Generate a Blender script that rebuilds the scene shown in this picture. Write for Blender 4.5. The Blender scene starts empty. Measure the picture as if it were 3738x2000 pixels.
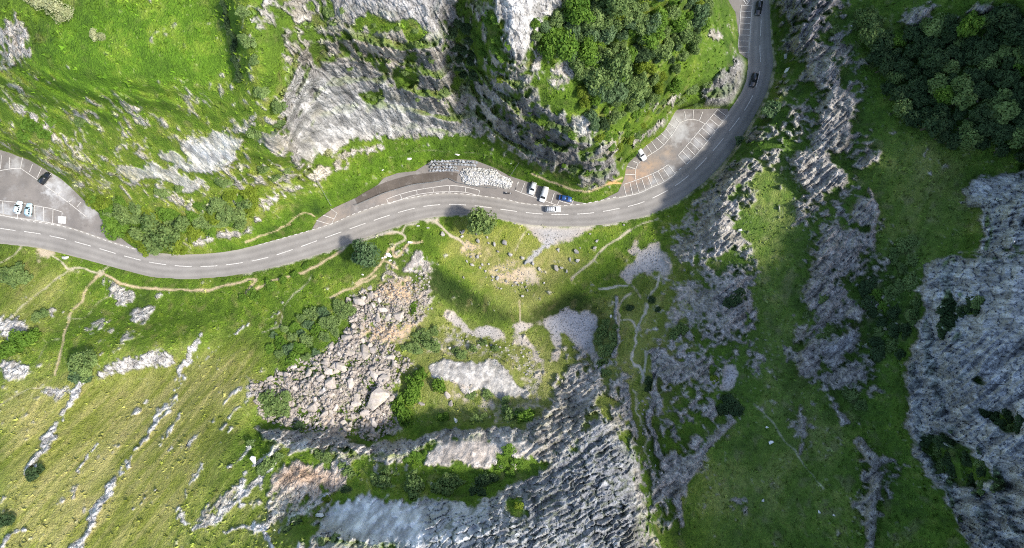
import bpy, bmesh, math, random
import numpy as np
from mathutils import Vector

random.seed(7)
RNG = np.random.default_rng(11)
scene = bpy.context.scene
col = scene.collection

# ------------------------------------------------------------------ camera, sky, sun, exposure
H = 150.0                    # drone height above the road, metres
FPX = 1725.0                 # focal length in photograph pixels (3738 wide)
UC, VC = 1869.0, 1000.0
cam_d = bpy.data.cameras.new('camera')
cam = bpy.data.objects.new('camera', cam_d)
col.objects.link(cam)
cam.location = (0, 0, H)
cam.rotation_euler = (0, 0, 0)
cam_d.sensor_width = 36.0
cam_d.lens = 36.0 * FPX / 3738.0
cam_d.clip_start = 1.0
cam_d.clip_end = 3000.0
scene.camera = cam
scene.cycles.use_denoising = False
scene.cycles.filter_width = 1.1

SUN_AZ, SUN_EL = math.radians(-14), math.radians(45)
sun_dir = Vector((math.cos(SUN_AZ) * math.cos(SUN_EL), math.sin(SUN_AZ) * math.cos(SUN_EL), math.sin(SUN_EL)))
world = bpy.data.worlds.new('World')
scene.world = world
world.use_nodes = True
wn = world.node_tree
bgn = wn.nodes.get('Background') or wn.nodes.new('ShaderNodeBackground')
sky = wn.nodes.new('ShaderNodeTexSky')
sky.sky_type = 'NISHITA'
sky.sun_disc = False
sky.sun_elevation = SUN_EL
sky.sun_rotation = math.radians(90) - SUN_AZ
sky.air_density = 1.0
sky.dust_density = 1.5
wn.links.new(sky.outputs[0], bgn.inputs['Color'])
bgn.inputs['Strength'].default_value = 0.15
sun_l = bpy.data.lights.new('sun', 'SUN')
sun_l.energy = 3.1
sun_l.angle = math.radians(5.0)
sun_l.color = (1.0, 0.95, 0.87)
sun_o = bpy.data.objects.new('sun', sun_l)
col.objects.link(sun_o)
sun_o.rotation_euler = sun_dir.to_track_quat('Z', 'Y').to_euler()
sun_o.location = (0, 0, 300)
scene.view_settings.view_transform = 'Standard'
scene.view_settings.look = 'None'
scene.view_settings.exposure = 1.05
scene.view_settings.gamma = 1.0
scene.view_settings.use_curve_mapping = False

# ------------------------------------------------------------------ survey coordinates (tiles of the photograph -> photograph pixels)
def tile(x0, y0, s):
    return lambda *pts: [(x0 + x * s, y0 + y * s) for x, y in pts]
F = tile(0, 0, 1.4517)
A = tile(0, 0, .7259)
B = tile(900, 0, .7257)
C = tile(1850, 0, .7257)
D = tile(2738, 0, .7257)
E = tile(0, 1000, .7259)
G = tile(900, 1000, .7257)
K = tile(1850, 1000, .7257)
L = tile(2738, 1000, .7257)
M = tile(0, 800, .4353)
N = tile(1300, 750, .2903)
O = tile(1500, 1100, .4353)
Q = tile(2150, 850, .3992)
Z1 = tile(0, 520, .3194)
Z2 = tile(1300, 520, .2757)
Z3 = tile(1800, 580, .2177)
Z4 = tile(2250, 350, .2904)
Z5 = tile(2600, 0, .2541)
Z6 = tile(1880, 640, .1161)
Z7 = tile(1600, 800, .2902)

# ------------------------------------------------------------------ numpy helpers
_perm = np.random.default_rng(3).permutation(256).astype(np.int32)
_perm = np.concatenate([_perm, _perm, _perm])
_g3 = np.random.default_rng(4).normal(size=(256, 3)).astype(np.float32)
_g3 /= np.linalg.norm(_g3, axis=1, keepdims=True)

def perlin(x, y, z):
    x = x.astype(np.float32); y = y.astype(np.float32); z = z.astype(np.float32)
    xi = np.floor(x).astype(np.int32); yi = np.floor(y).astype(np.int32); zi = np.floor(z).astype(np.int32)
    xf = x - xi; yf = y - yi; zf = z - zi
    xi &= 255; yi &= 255; zi &= 255
    u = xf * xf * (3 - 2 * xf); v = yf * yf * (3 - 2 * yf); w = zf * zf * (3 - 2 * zf)
    def g(a, b, c):
        hsh = _perm[_perm[_perm[(xi + a) & 255] + ((yi + b) & 255)] + ((zi + c) & 255)]
        gr = _g3[hsh]
        return gr[..., 0] * (xf - a) + gr[..., 1] * (yf - b) + gr[..., 2] * (zf - c)
    x00 = g(0, 0, 0); x00 += u * (g(1, 0, 0) - x00)
    x10 = g(0, 1, 0); x10 += u * (g(1, 1, 0) - x10)
    x00 += v * (x10 - x00)
    x01 = g(0, 0, 1); x01 += u * (g(1, 0, 1) - x01)
    x11 = g(0, 1, 1); x11 += u * (g(1, 1, 1) - x11)
    x01 += v * (x11 - x01)
    return (x00 + w * (x01 - x00)) * 1.5      # roughly -1..1

def fbm(x, y, z, octv=4, gain=.5, lac=2.03):
    a = 1.0; t = 0.0; s = 0.0
    for k in range(octv):
        f = lac ** k
        t = t + a * perlin(x * f + 17.3 * k, y * f - 9.1 * k, z * f + 4.7 * k)
        s += a; a *= gain
    return t / s

def ridged(x, y, z, octv=4, gain=.5):
    a = 1.0; t = 0.0; s = 0.0
    for k in range(octv):
        f = 2.1 ** k
        t = t + a * (1 - np.abs(perlin(x * f + 31.7 * k, y * f + 3.1 * k, z * f - 8.7 * k)) * 1.6)
        s += a; a *= gain
    return t / s

def sstep(a, b, x):
    t = np.clip((x - a) / (b - a), 0, 1)
    return t * t * (3 - 2 * t)

def boxblur(a, r):
    if r < 1: return a
    for ax in (0, 1):
        p = np.pad(a, [(r + 1, r) if k == ax else (0, 0) for k in (0, 1)], mode='edge')
        c = np.cumsum(p, axis=ax, dtype=np.float64)
        n = a.shape[ax]
        hi = np.take(c, np.arange(2 * r + 1, 2 * r + 1 + n), axis=ax)
        lo = np.take(c, np.arange(0, n), axis=ax)
        a = ((hi - lo) / (2 * r + 1)).astype(np.float32)
    return a

def blur(a, s):
    r = int(round(s))
    if r < 1: return a
    return boxblur(boxblur(a, r), max(1, int(r * .7)))

def inside(poly, X, Y):
    r = np.zeros(X.shape, bool)
    n = len(poly)
    for i in range(n):
        x1, y1 = poly[i]; x2, y2 = poly[(i + 1) % n]
        if y1 == y2: continue
        c = ((y1 > Y) != (y2 > Y)) & (X < (x2 - x1) * (Y - y1) / (y2 - y1) + x1)
        r ^= c
    return r

def densify(pts, step):
    out = []
    for (x1, y1), (x2, y2) in zip(pts[:-1], pts[1:]):
        n = max(1, int(math.hypot(x2 - x1, y2 - y1) / step))
        for k in range(n):
            out.append((x1 + (x2 - x1) * k / n, y1 + (y2 - y1) * k / n))
    out.append(pts[-1])
    return out

def spline(pts, n=8):
    """Catmull-Rom through pts"""
    P = [pts[0]] + list(pts) + [pts[-1]]
    out = []
    for i in range(1, len(P) - 2):
        p0, p1, p2, p3 = [np.array(q, float) for q in P[i - 1:i + 3]]
        for k in range(n):
            t = k / n
            out.append(tuple(.5 * ((2 * p1) + (-p0 + p2) * t + (2 * p0 - 5 * p1 + 4 * p2 - p3) * t * t + (-p0 + 3 * p1 - 3 * p2 + p3) * t ** 3)))
    out.append(tuple(pts[-1]))
    return out

# ------------------------------------------------------------------ asphalt outlines
ROAD_UP = (A((-160, 1040), (0, 1075), (130, 1100), (300, 1130), (420, 1165), (560, 1215), (700, 1255), (800, 1275), (950, 1282), (1100, 1272), (1230, 1255))
           + B((0, 1245), (200, 1195), (420, 1130), (560, 1070), (700, 1025), (850, 990), (1000, 972), (1170, 985), (1300, 1003))
           + C((60, 1020), (150, 1030), (260, 1035), (400, 1025), (560, 992), (700, 950), (850, 870), (960, 770), (1060, 640), (1110, 570), (1180, 470), (1208, 400), (1212, 330), (1214, 250), (1228, 100), (1235, 0), (1240, -160)))
ROAD_LO = (A((-160, 1200), (0, 1218), (200, 1240), (400, 1290), (600, 1345)) + E((760, 10), (950, 22), (1130, 8), (1230, -8))
           + B((0, 1372), (200, 1322), (400, 1262), (600, 1190), (750, 1135), (900, 1092), (1000, 1078), (1150, 1075), (1300, 1098))
           + C((60, 1118), (200, 1130), (400, 1130), (520, 1120), (680, 1085), (850, 1018), (1000, 912), (1120, 785), (1230, 615), (1310, 460), (1340, 330), (1325, 200), (1316, 0), (1312, -160)))
CENTRE = (A((-160, 1120), (35, 1153), (180, 1172), (330, 1203), (475, 1242), (620, 1285), (765, 1320), (915, 1338), (1065, 1338), (1208, 1322))
          + B((105, 1295), (240, 1252), (370, 1205), (500, 1158), (627, 1113), (752, 1072), (880, 1040), (1005, 1028), (1130, 1033), (1250, 1048))
          + C((65, 1065), (190, 1077), (315, 1078), (435, 1070), (555, 1050), (675, 1020), (785, 970), (885, 907), (975, 825), (1055, 737), (1125, 650), (1195, 555), (1245, 460), (1275, 340), (1272, 230), (1278, 120), (1280, 0), (1282, -160)))
PARK_L = A((-160, 730), (0, 752), (60, 770), (150, 802), (230, 850), (300, 893), (360, 945), (430, 1015), (500, 1075), (560, 1155), (640, 1222), (700, 1262), (420, 1180), (0, 1090), (-160, 1060))
PARK_M = (B((330, 1150), (360, 1100), (440, 1045), (560, 990), (660, 930), (690, 895), (760, 870), (850, 860), (920, 815), (1060, 800), (1150, 806), (1250, 845), (1340, 895))
          + C((0, 880), (120, 920), (250, 962), (330, 1010), (400, 1022), (300, 1045), (150, 1040), (0, 1025)) + B((1170, 1000), (1000, 985), (700, 1040), (420, 1145)))
PARK_R = C((470, 1010), (560, 965), (590, 900), (602, 830), (640, 785), (700, 730), (790, 660), (835, 580), (850, 548), (990, 548), (1060, 545), (1112, 548), (1118, 580), (1066, 655), (965, 785), (855, 885), (705, 965), (560, 1005))
PARK_T = C((1105, -160), (1108, 0), (1150, 60), (1165, 180), (1158, 265), (1222, 300), (1236, 100), (1245, -160))
ROAD_POLY = ROAD_UP + ROAD_LO[::-1]
# gravel pull-in south of the road and the pale ground round it are unpaved

# ------------------------------------------------------------------ terrain grid (rays of a regular survey grid, lifted to real heights)
STEP = 4.3
u_in = np.arange(-230, 3968 + STEP, STEP)
v_in = np.arange(-230, 2230 + STEP, STEP)
gr = np.cumsum(STEP * 1.28 ** np.arange(1, 21))
us = np.concatenate([u_in[0] - gr[::-1], u_in, u_in[-1] + gr]).astype(np.float32)
vs = np.concatenate([v_in[0] - gr[::-1], v_in, v_in[-1] + gr]).astype(np.float32)
NG = len(gr)
U, V = np.meshgrid(us, vs)
NV, NU = U.shape

HP = []     # height control points
def hl(h, pts, step=55):
    p = densify(pts, step) if len(pts) > 1 else pts
    if isinstance(h, (tuple, list)):
        n = len(p)
        for i, q in enumerate(p):
            t = i / max(1, n - 1) * (len(h) - 1)
            k = min(int(t), len(h) - 2)
            HP.append((q[0], q[1], h[k] + (h[k + 1] - h[k]) * (t - k)))
    else:
        for q in p: HP.append((q[0], q[1], h))

# asphalt level
hl(0, ROAD_UP, 60); hl(0, ROAD_LO, 60)
for pk in (PARK_L, PARK_M, PARK_R, PARK_T): hl(0, pk, 70)
# north-west hill
hl(.6, F((440, 645), (560, 628), (700, 595), (800, 545), (826, 522)))
hl([.8, 2, 4], F((300, 575), (380, 612), (480, 612)))
hl(9, F((0, 376), (100, 412), (200, 452), (330, 490), (470, 515), (560, 540), (650, 500), (740, 465), (800, 430), (828, 392)))
hl(16, F((0, 345), (120, 385), (250, 430), (400, 450), (560, 470), (660, 455), (740, 430)))
hl(26, F((0, 250), (150, 290), (300, 350), (450, 380), (600, 400), (700, 405), (745, 400)))
hl(36, F((0, 170), (200, 250), (400, 270), (580, 310), (690, 350)))
hl(43, F((80, 150), (200, 200), (400, 220), (580, 220)))
hl(46, F((-40, 0), (150, 60), (250, 80), (400, 100), (535, 80)))
hl(47, F((0, -40), (300, -40), (520, -40)))
hl([46, 45, 44], F((548, 0), (575, 100), (605, 205)))
hl([54, 54, 51, 46], F((590, 0), (615, 80), (628, 150), (640, 225)))
hl([47, 45, 42, 34], F((760, 0), (745, 120), (730, 240), (720, 330)))
hl([50, 52, 51, 49], F((820, -30), (900, -30), (1000, -30), (1140, -30)))
hl([48.5, 49, 48], F((870, 20), (1000, 25), (1100, 15)))
hl(45, F((885, 62), (960, 66), (1075, 80)))
hl(43, F((880, 90), (1000, 105), (1085, 105)))
hl(33, F((800, 170), (900, 160), (1000, 160), (1100, 190)))
hl(23, F((775, 270), (850, 240), (950, 222), (1040, 225), (1120, 250)))
hl(14, F((755, 360), (850, 308), (960, 286), (1080, 292), (1140, 305)))
hl(6, F((790, 440), (870, 395), (960, 352), (1050, 332), (1170, 330)))
hl(4.2, F((800, 480), (880, 440), (960, 400), (1060, 375), (1180, 370), (1270, 400), (1360, 440), (1450, 475), (1540, 462)))
hl([44, 38, 28, 17, 7], F((1150, 0), (1150, 80), (1165, 160), (1180, 250), (1200, 335)))
# spur
hl([58, 56, 52, 46], F((1270, -20), (1290, 40), (1285, 110), (1265, 140)))
hl([44, 36, 26, 16], F((1250, 160), (1260, 210), (1262, 280), (1290, 340)))
hl(6.5, F((1200, 345), (1280, 385), (1350, 430), (1410, 452), (1480, 470), (1545, 448)))
hl([30, 31, 30, 22], F((1330, 300), (1400, 310), (1450, 322), (1520, 380)))
hl([14, 14, 13], F((1330, 370), (1400, 410), (1490, 430)))
hl([44, 42, 38], F((1360, 120), (1420, 190), (1440, 260)))
hl(50, F((1350, 20), (1450, -10), (1600, -20), (1700, -30)))
hl(41, F((1500, 120), (1600, 90), (1700, 20)))
hl(31, F((1500, 290), (1560, 260), (1640, 200), (1700, 140), (1760, 40), (1770, -30)))
hl(19, F((1560, 360), (1640, 285), (1700, 225), (1760, 150), (1800, 80), (1810, 0)))
hl(9, F((1590, 380), (1660, 320), (1690, 268)))
hl([10, 16, 17, 12], F((1740, 230), (1790, 165), (1830, 130), (1850, 120)))
hl(1.5, F((1570, 452), (1597, 390), (1672, 330), (1700, 272), (1770, 268), (1830, 272), (1872, 215), (1878, 160), (1852, 120)))
hl(8, F((1780, 235), (1840, 200), (1862, 165)))
# south side: terrace, bank, pits
hl(.9, F((0, 640), (120, 655), (260, 690), (430, 715), (600, 705), (760, 675), (850, 640), (950, 600)))
hl(.6, F((1050, 570), (1200, 590), (1350, 600), (1500, 580), (1620, 560)))
hl(.7, F((1200, 640), (1290, 680), (1400, 640)))
hl([1.5, 3.2, 3.6], F((1075, 625), (1180, 722), (1300, 786)), 30)
hl([3.6, 3.8, 2], F((1306, 786), (1430, 716), (1500, 665)), 30)
hl(.2, F((1080, 680), (1180, 768), (1295, 812), (1318, 812), (1380, 775), (1430, 752), (1480, 780)), 30)
hl(.7, F((1130, 620), (1210, 700), (1300, 745), (1400, 690), (1460, 650)), 40)
hl(1.0, F((1320, 840), (1450, 840), (1490, 870)))
hl(3.5, F((1110, 850), (1230, 860), (1330, 890), (1400, 890), (1480, 900)))
hl([1.5, 3, 6, 9, 13, 16], F((960, 640), (950, 700), (920, 790), (880, 870), (830, 950), (800, 1010)))
hl([4, 8, 12, 15], F((1020, 780), (1010, 880), (960, 980), (940, 1050)))
hl([19, 17.5, 17, 16, 17], F((655, 1075), (780, 1085), (900, 1096), (1000, 1100), (1090, 1072)))
hl([25, 26, 27, 26, 25, 25], F((655, 1105), (780, 1118), (920, 1142), (1030, 1124), (1120, 1092), (1200, 1085)))
hl([24, 23], F((1250, 1085), (1380, 1060)))
hl([16, 16, 17], F((1110, 1060), (1200, 1050), (1340, 1030)))
hl(10, F((1080, 905), (1180, 915), (1270, 920), (1330, 970)))
hl(12.5, F((1100, 960), (1200, 980), (1300, 1000)))
hl(30, F((800, 1190), (950, 1190), (1100, 1180), (1250, 1160), (1350, 1120)))
hl([36, 34, 33, 31, 28, 24], F((830, 1300), (960, 1240), (1150, 1240), (1300, 1190), (1400, 1120), (1500, 1050)))
hl([44, 46, 50, 50, 43, 35], F((760, 1340), (900, 1340), (1100, 1350), (1350, 1350), (1520, 1340), (1610, 1330)))
hl([40, 43, 42, 35, 28], F((960, 1290), (1150, 1290), (1350, 1260), (1500, 1200), (1580, 1150)))
hl([47, 53, 55, 49, 40], F((700, 1420), (1000, 1430), (1350, 1430), (1550, 1430), (1640, 1430)))
hl([6, 10, 16, 21], F((1400, 910), (1420, 980), (1450, 1040), (1480, 1060)))
hl([2, 5, 9, 14, 19, 25, 31], F((1580, 690), (1610, 780), (1605, 900), (1600, 1010), (1625, 1120), (1640, 1240), (1660, 1390)))
hl([3, 7, 12], F((1540, 800), (1530, 900), (1530, 980)))
# east side
hl([3, 4, 4], F((1660, 600), (1720, 590), (1780, 450)))
hl([4, 3, 2.5, 2.5], F((1840, 380), (1930, 250), (1965, 120), (1960, -30)))
hl([11, 10, 9, 8, 8], F((1730, 640), (1790, 540), (1830, 430), (1900, 330), (1990, 200)))
hl([9, 9, 8], F((2010, 120), (2020, 30), (2020, -40)))
hl([14, 15, 15, 14], F((1800, 680), (1870, 560), (1930, 430), (1990, 370)))
hl([21, 20, 19, 17, 16], F((2040, 760), (2060, 620), (2100, 480), (2130, 330), (2120, 150)))
hl([18, 17, 16], F((1900, 760), (1920, 640), (1980, 520)))
hl([26, 25, 24, 22, 20], F((2200, 760), (2200, 560), (2210, 420), (2230, 300), (2240, 60)))
hl([31, 30, 29, 27], F((2305, 780), (2330, 640), (2400, 520), (2430, 440)))
hl([39, 38, 37, 34], F((2400, 780), (2430, 650), (2500, 540), (2575, 440)))
hl([49, 48, 45], F((2575, 780), (2575, 650), (2590, 540)))
hl([28, 30, 33, 36, 37], F((2380, 100), (2400, 300), (2480, 350), (2575, 300), (2575, 60)))
hl(41, F((2640, 350), (2640, 60), (2560, -40)))
hl([8, 12, 16, 20], F((1690, 760), (1690, 880), (1680, 1000), (1700, 1100)))
hl([19, 20, 22, 24, 25], F((1850, 850), (1860, 950), (1860, 1040), (1800, 1100), (1740, 1180)))
hl([24, 26, 28, 30], F((2060, 900), (2060, 1030), (2040, 1140), (2030, 1250)))
hl([27, 29, 32], F((2180, 900), (2180, 1030), (2200, 1160)))
hl([32, 35, 37, 41], F((2285, 900), (2290, 1020), (2310, 1150), (2400, 1300)))
hl([41, 44, 48, 50], F((2390, 900), (2400, 1030), (2450, 1150), (2500, 1270)))
hl([50, 53, 56, 58], F((2575, 900), (2575, 1040), (2590, 1180), (2600, 1330)))
hl([30, 32, 34, 39, 47, 54], F((1720, 1390), (1850, 1400), (2050, 1410), (2250, 1410), (2450, 1420), (2620, 1420)))
hl([27, 30], F((1740, 1290), (2000, 1330)))
# south-west slopes
hl([6, 6, 4, 3], F((0, 770), (200, 800), (420, 790), (620, 740)))
hl([18, 16, 12, 10, 8], F((0, 980), (220, 960), (420, 915), (560, 870), (700, 820)))
hl([17.5, 15, 13.5], F((250, 900), (400, 880), (500, 862)))
hl([29, 27, 24, 20], F((0, 1180), (250, 1170), (450, 1090), (620, 1000)))
hl([31, 33, 37], F((560, 1150), (640, 1210), (700, 1290)))
hl([38, 38, 39, 42], F((-20, 1390), (250, 1400), (480, 1400), (620, 1400)))
HP = np.array(HP, np.float64)
# drop near-duplicate control points
keep = []
for i, p in enumerate(HP):
    if all((p[0] - HP[j][0]) ** 2 + (p[1] - HP[j][1]) ** 2 > 14 ** 2 for j in keep): keep.append(i)
HP = HP[keep]
def solve_heights():
    P = HP[:, :2] / 1000.0
    d = np.linalg.norm(P[:, None] - P[None], axis=2)
    n = len(P)
    Am = np.zeros((n + 1, n + 1))
    Am[:n, :n] = -d + np.eye(n) * .004
    Am[:n, n] = 1; Am[n, :n] = 1
    w = np.linalg.solve(Am, np.concatenate([HP[:, 2], [0]]))
    cu = np.arange(-180, 3925, 14.0); cv = np.arange(-180, 2190, 14.0)
    CU, CV = np.meshgrid(cu, cv)
    q = np.stack([CU.ravel(), CV.ravel()], 1) / 1000.0
    out = np.empty(len(q))
    for s in range(0, len(q), 4000):
        dd = np.linalg.norm(q[s:s + 4000, None] - P[None], axis=2)
        out[s:s + 4000] = -dd @ w[:n] + w[n]
    g = blur(out.reshape(CU.shape).astype(np.float32), 1)
    fu = np.clip((U - cu[0]) / 14, 0, len(cu) - 1.001); fv = np.clip((V - cv[0]) / 14, 0, len(cv) - 1.001)
    i = fu.astype(int); j = fv.astype(int); a = fu - i; b = fv - j
    return ((g[j, i] * (1 - a) + g[j, i + 1] * a) * (1 - b) + (g[j + 1, i] * (1 - a) + g[j + 1, i + 1] * a) * b).astype(np.float32)
h0 = solve_heights()
# unseen rim beyond the survey, raised to throw shade over the eastern side
rim = sstep(3780, 4700, U)
shade_crest = 67 + 26 * sstep(1000, 1700, V) + 9 * fbm(V / 420, V * 0 + 3.3, V * 0, 3) + 9 * fbm(V / 90, U / 900, V * 0, 3)
h0 = h0 * (1 - rim) + np.maximum(h0, shade_crest) * rim
h0 = np.maximum(h0, 0.12)
h0 = blur(h0, 2)

def to_world(Ux, Vx, h):
    k = (H - h) / FPX
    return (Ux - UC) * k, -(Vx - VC) * k, h
WX, WY, WZ = to_world(U, V, h0)
# ------------------------------------------------------------------ painted survey of the ground cover (some shade is put into the rock colours)
wu = fbm(WX / 5, WY / 5, WZ / 5, 3) ; wv = fbm(WX / 5 + 40, WY / 5 - 70, WZ / 5, 3)
n_big = fbm(WX / 22, WY / 22, WZ / 22, 3)
n_mid = fbm(WX / 6, WY / 6, WZ / 8, 4)
n_fine = fbm(WX / 1.6, WY / 1.6, WZ / 2.4, 3)
n_str = fbm(WX / 1.7, WY / 1.7, WZ / 9, 3)          # drawn out down the rock faces

def poly_mask(pts, feather=2, warp=14):
    xs = [p[0] for p in pts]; ys = [p[1] for p in pts]
    pad = warp * 1.5 + feather * STEP * 4 + 10
    i0, i1 = np.searchsorted(us, [min(xs) - pad, max(xs) + pad]); j0, j1 = np.searchsorted(vs, [min(ys) - pad, max(ys) + pad])
    if i1 <= i0 or j1 <= j0: return None
    sl = (slice(j0, j1), slice(i0, i1))
    m = inside(pts, U[sl] + wu[sl] * warp * 2, V[sl] + wv[sl] * warp * 2).astype(np.float32)
    return sl, blur(m, feather)

def paint(field, val, pts, feather=3, warp=14):
    r = poly_mask(pts, feather, warp)
    if r is None: return
    sl, m = r
    if field.ndim == 3:
        field[sl] = field[sl] * (1 - m[..., None]) + np.array(val, np.float32) * m[..., None]
    else:
        field[sl] = field[sl] * (1 - m) + val * m

def line_mask(pts, w, warp=4, soft=2.5):
    pts = spline(pts, 6) if len(pts) > 2 else pts
    xs = [p[0] for p in pts]; ys = [p[1] for p in pts]
    pad = w + warp * 2 + soft * 2 + 6
    i0, i1 = np.searchsorted(us, [min(xs) - pad, max(xs) + pad]); j0, j1 = np.searchsorted(vs, [min(ys) - pad, max(ys) + pad])
    if i1 <= i0 or j1 <= j0: return None
    sl = (slice(j0, j1), slice(i0, i1))
    X = U[sl] + wu[sl] * warp * 2; Y = V[sl] + wv[sl] * warp * 2
    d = np.full(X.shape, 1e9, np.float32)
    for (x1, y1), (x2, y2) in zip(pts[:-1], pts[1:]):
        dx, dy = x2 - x1, y2 - y1
        l2 = dx * dx + dy * dy + 1e-9
        t = np.clip(((X - x1) * dx + (Y - y1) * dy) / l2, 0, 1)
        d = np.minimum(d, np.hypot(X - x1 - t * dx, Y - y1 - t * dy))
    return sl, 1 - sstep(w / 2 - soft, w / 2 + soft, d)

def line(field, val, pts, w, warp=4, soft=2.5):
    r = line_mask(pts, w, warp, soft)
    if r is None: return
    sl, m = r
    if field.ndim == 3:
        field[sl] = field[sl] * (1 - m[..., None]) + np.array(val, np.float32) * m[..., None]
    else:
        field[sl] = field[sl] * (1 - m) + val * m

shape = U.shape
rock = np.full(shape, 0.16, np.float32)        # share of bare rock
rcol = np.empty(shape + (3,), np.float32); rcol[:] = (.40, .375, .34)
tone = np.full(shape, .45, np.float32)         # grass: 0 dark lush, .5 mid, 1 dry yellow-green
olive = np.zeros(shape, np.float32)            # grazed olive turf
dirt = np.zeros(shape, np.float32)             # trodden earth / gravel share
dirtl = np.zeros(shape, np.float32)            # trodden lines
dcol = np.empty(shape + (3,), np.float32); dcol[:] = (.42, .33, .22)
block = np.zeros(shape, np.float32)            # blocky bedding relief
scree = np.zeros(shape, np.float32)            # broken rubble
smooth = np.zeros(shape, np.float32)           # mown / even ground
worn = np.zeros(shape, np.float32)             # turf worn thin, brown showing

WARM = (.43, .395, .345); WHITE = (.52, .505, .48); GREY = (.385, .362, .330); BLUE = (.37, .37, .37); PINK = (.47, .405, .345)
DARK = (.19, .185, .18); BROWN = (.36, .235, .15); SCREE = (.385, .335, .295); PALE = (.50, .485, .465)

# broad grass tones
paint(tone, .66, F((0, 230), (250, 200), (700, 260), (800, 420), (650, 560), (300, 560), (100, 420), (0, 370)), 20, 30)
paint(tone, .47, A((200, 520), (150, 250), (350, 100), (700, 20), (1000, 60), (1150, 250), (1200, 400), (1000, 440), (750, 530), (500, 540)), 14, 25)
paint(tone, .28, F((840, 470), (960, 380), (1060, 345), (1190, 345), (1300, 405), (1460, 480), (1560, 460), (1540, 490), (1420, 495), (1250, 440), (1190, 400), (1060, 395), (900, 470), (820, 530), (700, 590), (640, 590)), 8, 12)
paint(tone, .80, F((1280, 560), (1420, 545), (1400, 640), (1480, 640), (1400, 700), (1200, 720), (1100, 620), (1110, 545)), 10, 25)
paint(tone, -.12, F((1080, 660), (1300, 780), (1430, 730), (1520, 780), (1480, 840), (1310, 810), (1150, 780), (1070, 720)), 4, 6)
paint(tone, .62, F((1100, 640), (1180, 730), (1302, 795), (1430, 718), (1500, 660), (1400, 690), (1280, 740)), 8, 10)
paint(olive, .95, F((0, 970), (240, 930), (480, 905), (620, 850), (660, 900), (640, 1000), (560, 1080), (540, 1200), (420, 1400), (0, 1420)), 16, 30)
paint(olive, .55, F((0, 620), (120, 650), (200, 760), (0, 900)), 14, 25)
paint(olive, .5, F((540, 1200), (650, 1200), (760, 1378), (440, 1400)), 14, 25)
paint(tone, .46, F((1690, 560), (1860, 400), (1980, 330), (2200, 280), (2600, 100), (2620, 1420), (1640, 1420), (1600, 900)), 26, 40)
paint(tone, .62, F((1880, 440), (2000, 420), (2040, 560), (1990, 720), (1900, 700)), 18, 30)
paint(tone, .64, F((2190, 330), (2400, 360), (2440, 560), (2300, 620), (2200, 600)), 18, 30)
paint(tone, .58, F((1740, 1180), (2000, 1080), (2080, 1150), (2080, 1300), (1900, 1378), (1740, 1378)), 18, 30)
paint(tone, .2, F((2190, 640), (2330, 660), (2300, 860), (2180, 840)), 10, 20)
paint(olive, .45, F((950, 850), (1100, 780), (1300, 830), (1500, 780), (1700, 620), (1760, 700), (1700, 1000), (1600, 1100), (1350, 1080), (1000, 1000)), 14, 30)
paint(olive, .22, F((1880, 440), (2000, 420), (2040, 560), (1990, 720), (2080, 1000), (2080, 1300), (1740, 1400), (1740, 1200), (1950, 1050), (1900, 800)), 22, 40)
paint(olive, .25, F((2190, 330), (2400, 360), (2440, 560), (2300, 660), (2230, 640)), 18, 30)
paint(worn, .75, Z7((300, 260), (560, 300), (900, 440), (1200, 520), (1420, 620), (1320, 800), (1000, 860), (700, 800), (560, 680), (340, 500)), 12, 30)
paint(worn, .5, Z7((1200, 330), (1500, 320), (1700, 420), (1600, 600), (1350, 640)), 10, 30)
paint(worn, .45, F((930, 640), (1080, 700), (1100, 830), (960, 860), (900, 760)), 10, 30)
paint(worn, .4, F((1060, 840), (1400, 860), (1420, 1000), (1300, 1060), (1080, 1050)), 12, 30)
paint(smooth, 1, F((1080, 560), (1600, 560), (1500, 690), (1300, 800), (1100, 660)), 6, 10)
paint(smooth, .8, A((250, 480), (200, 250), (400, 100), (700, 20), (1000, 60), (1150, 250), (1170, 400), (1000, 430), (750, 500)), 10, 20)

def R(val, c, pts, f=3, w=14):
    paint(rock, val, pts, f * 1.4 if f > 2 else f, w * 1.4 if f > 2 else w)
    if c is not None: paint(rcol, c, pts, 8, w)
# north-west hill
R(.42, GREY, F((1690, 600), (1860, 420), (1960, 300), (1960, -60), (2150, -60), (2210, 300), (2230, 700), (2200, 1000), (2120, 1050), (1960, 900), (1880, 950), (1800, 1110), (1650, 1110), (1660, 800)), 12, 30)
R(.05, None, F((1880, 430), (1990, 420), (2000, 700), (1960, 900), (1900, 700)), 8, 25)
R(.36, WARM, F((0, 200), (300, 260), (720, 240), (800, 430), (560, 560), (300, 520), (0, 380)), 14, 25)
R(.72, WARM, A((0, 100), (100, 80), (170, 200), (140, 300), (60, 350), (0, 330)), 4, 20)
R(.62, WARM, A((0, 410), (100, 400), (200, 520), (235, 575), (200, 590), (100, 550), (0, 500)), 3, 16)
R(.68, WARM, A((340, 575), (450, 550), (620, 530), (760, 580), (720, 612), (600, 600), (450, 605)), 4, 16)
R(.42, WARM, A((880, 480), (1000, 440), (1100, 500), (1150, 540), (1000, 540)), 5, 16)
R(.75, WARM, A((1170, 620), (1288, 600), (1288, 660), (1190, 660)), 3)
R(.92, PALE, A((920, 740), (980, 700), (1100, 670), (1220, 700), (1170, 800), (1100, 850), (1000, 870), (950, 800)), 2)
R(.86, PALE, A((790, 760), (860, 750), (1010, 850), (980, 872), (850, 812)), 2)
R(.80, PALE, A((600, 850), (760, 830), (900, 880), (1010, 940), (950, 985), (880, 920), (700, 890)), 2)
R(.66, WARM, A((1060, 890), (1220, 890), (1200, 930), (1060, 920)), 3)
R(.55, (.5, .45, .36), A((150, 750), (300, 760), (430, 850), (445, 905), (330, 875), (200, 805)), 4)
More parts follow.
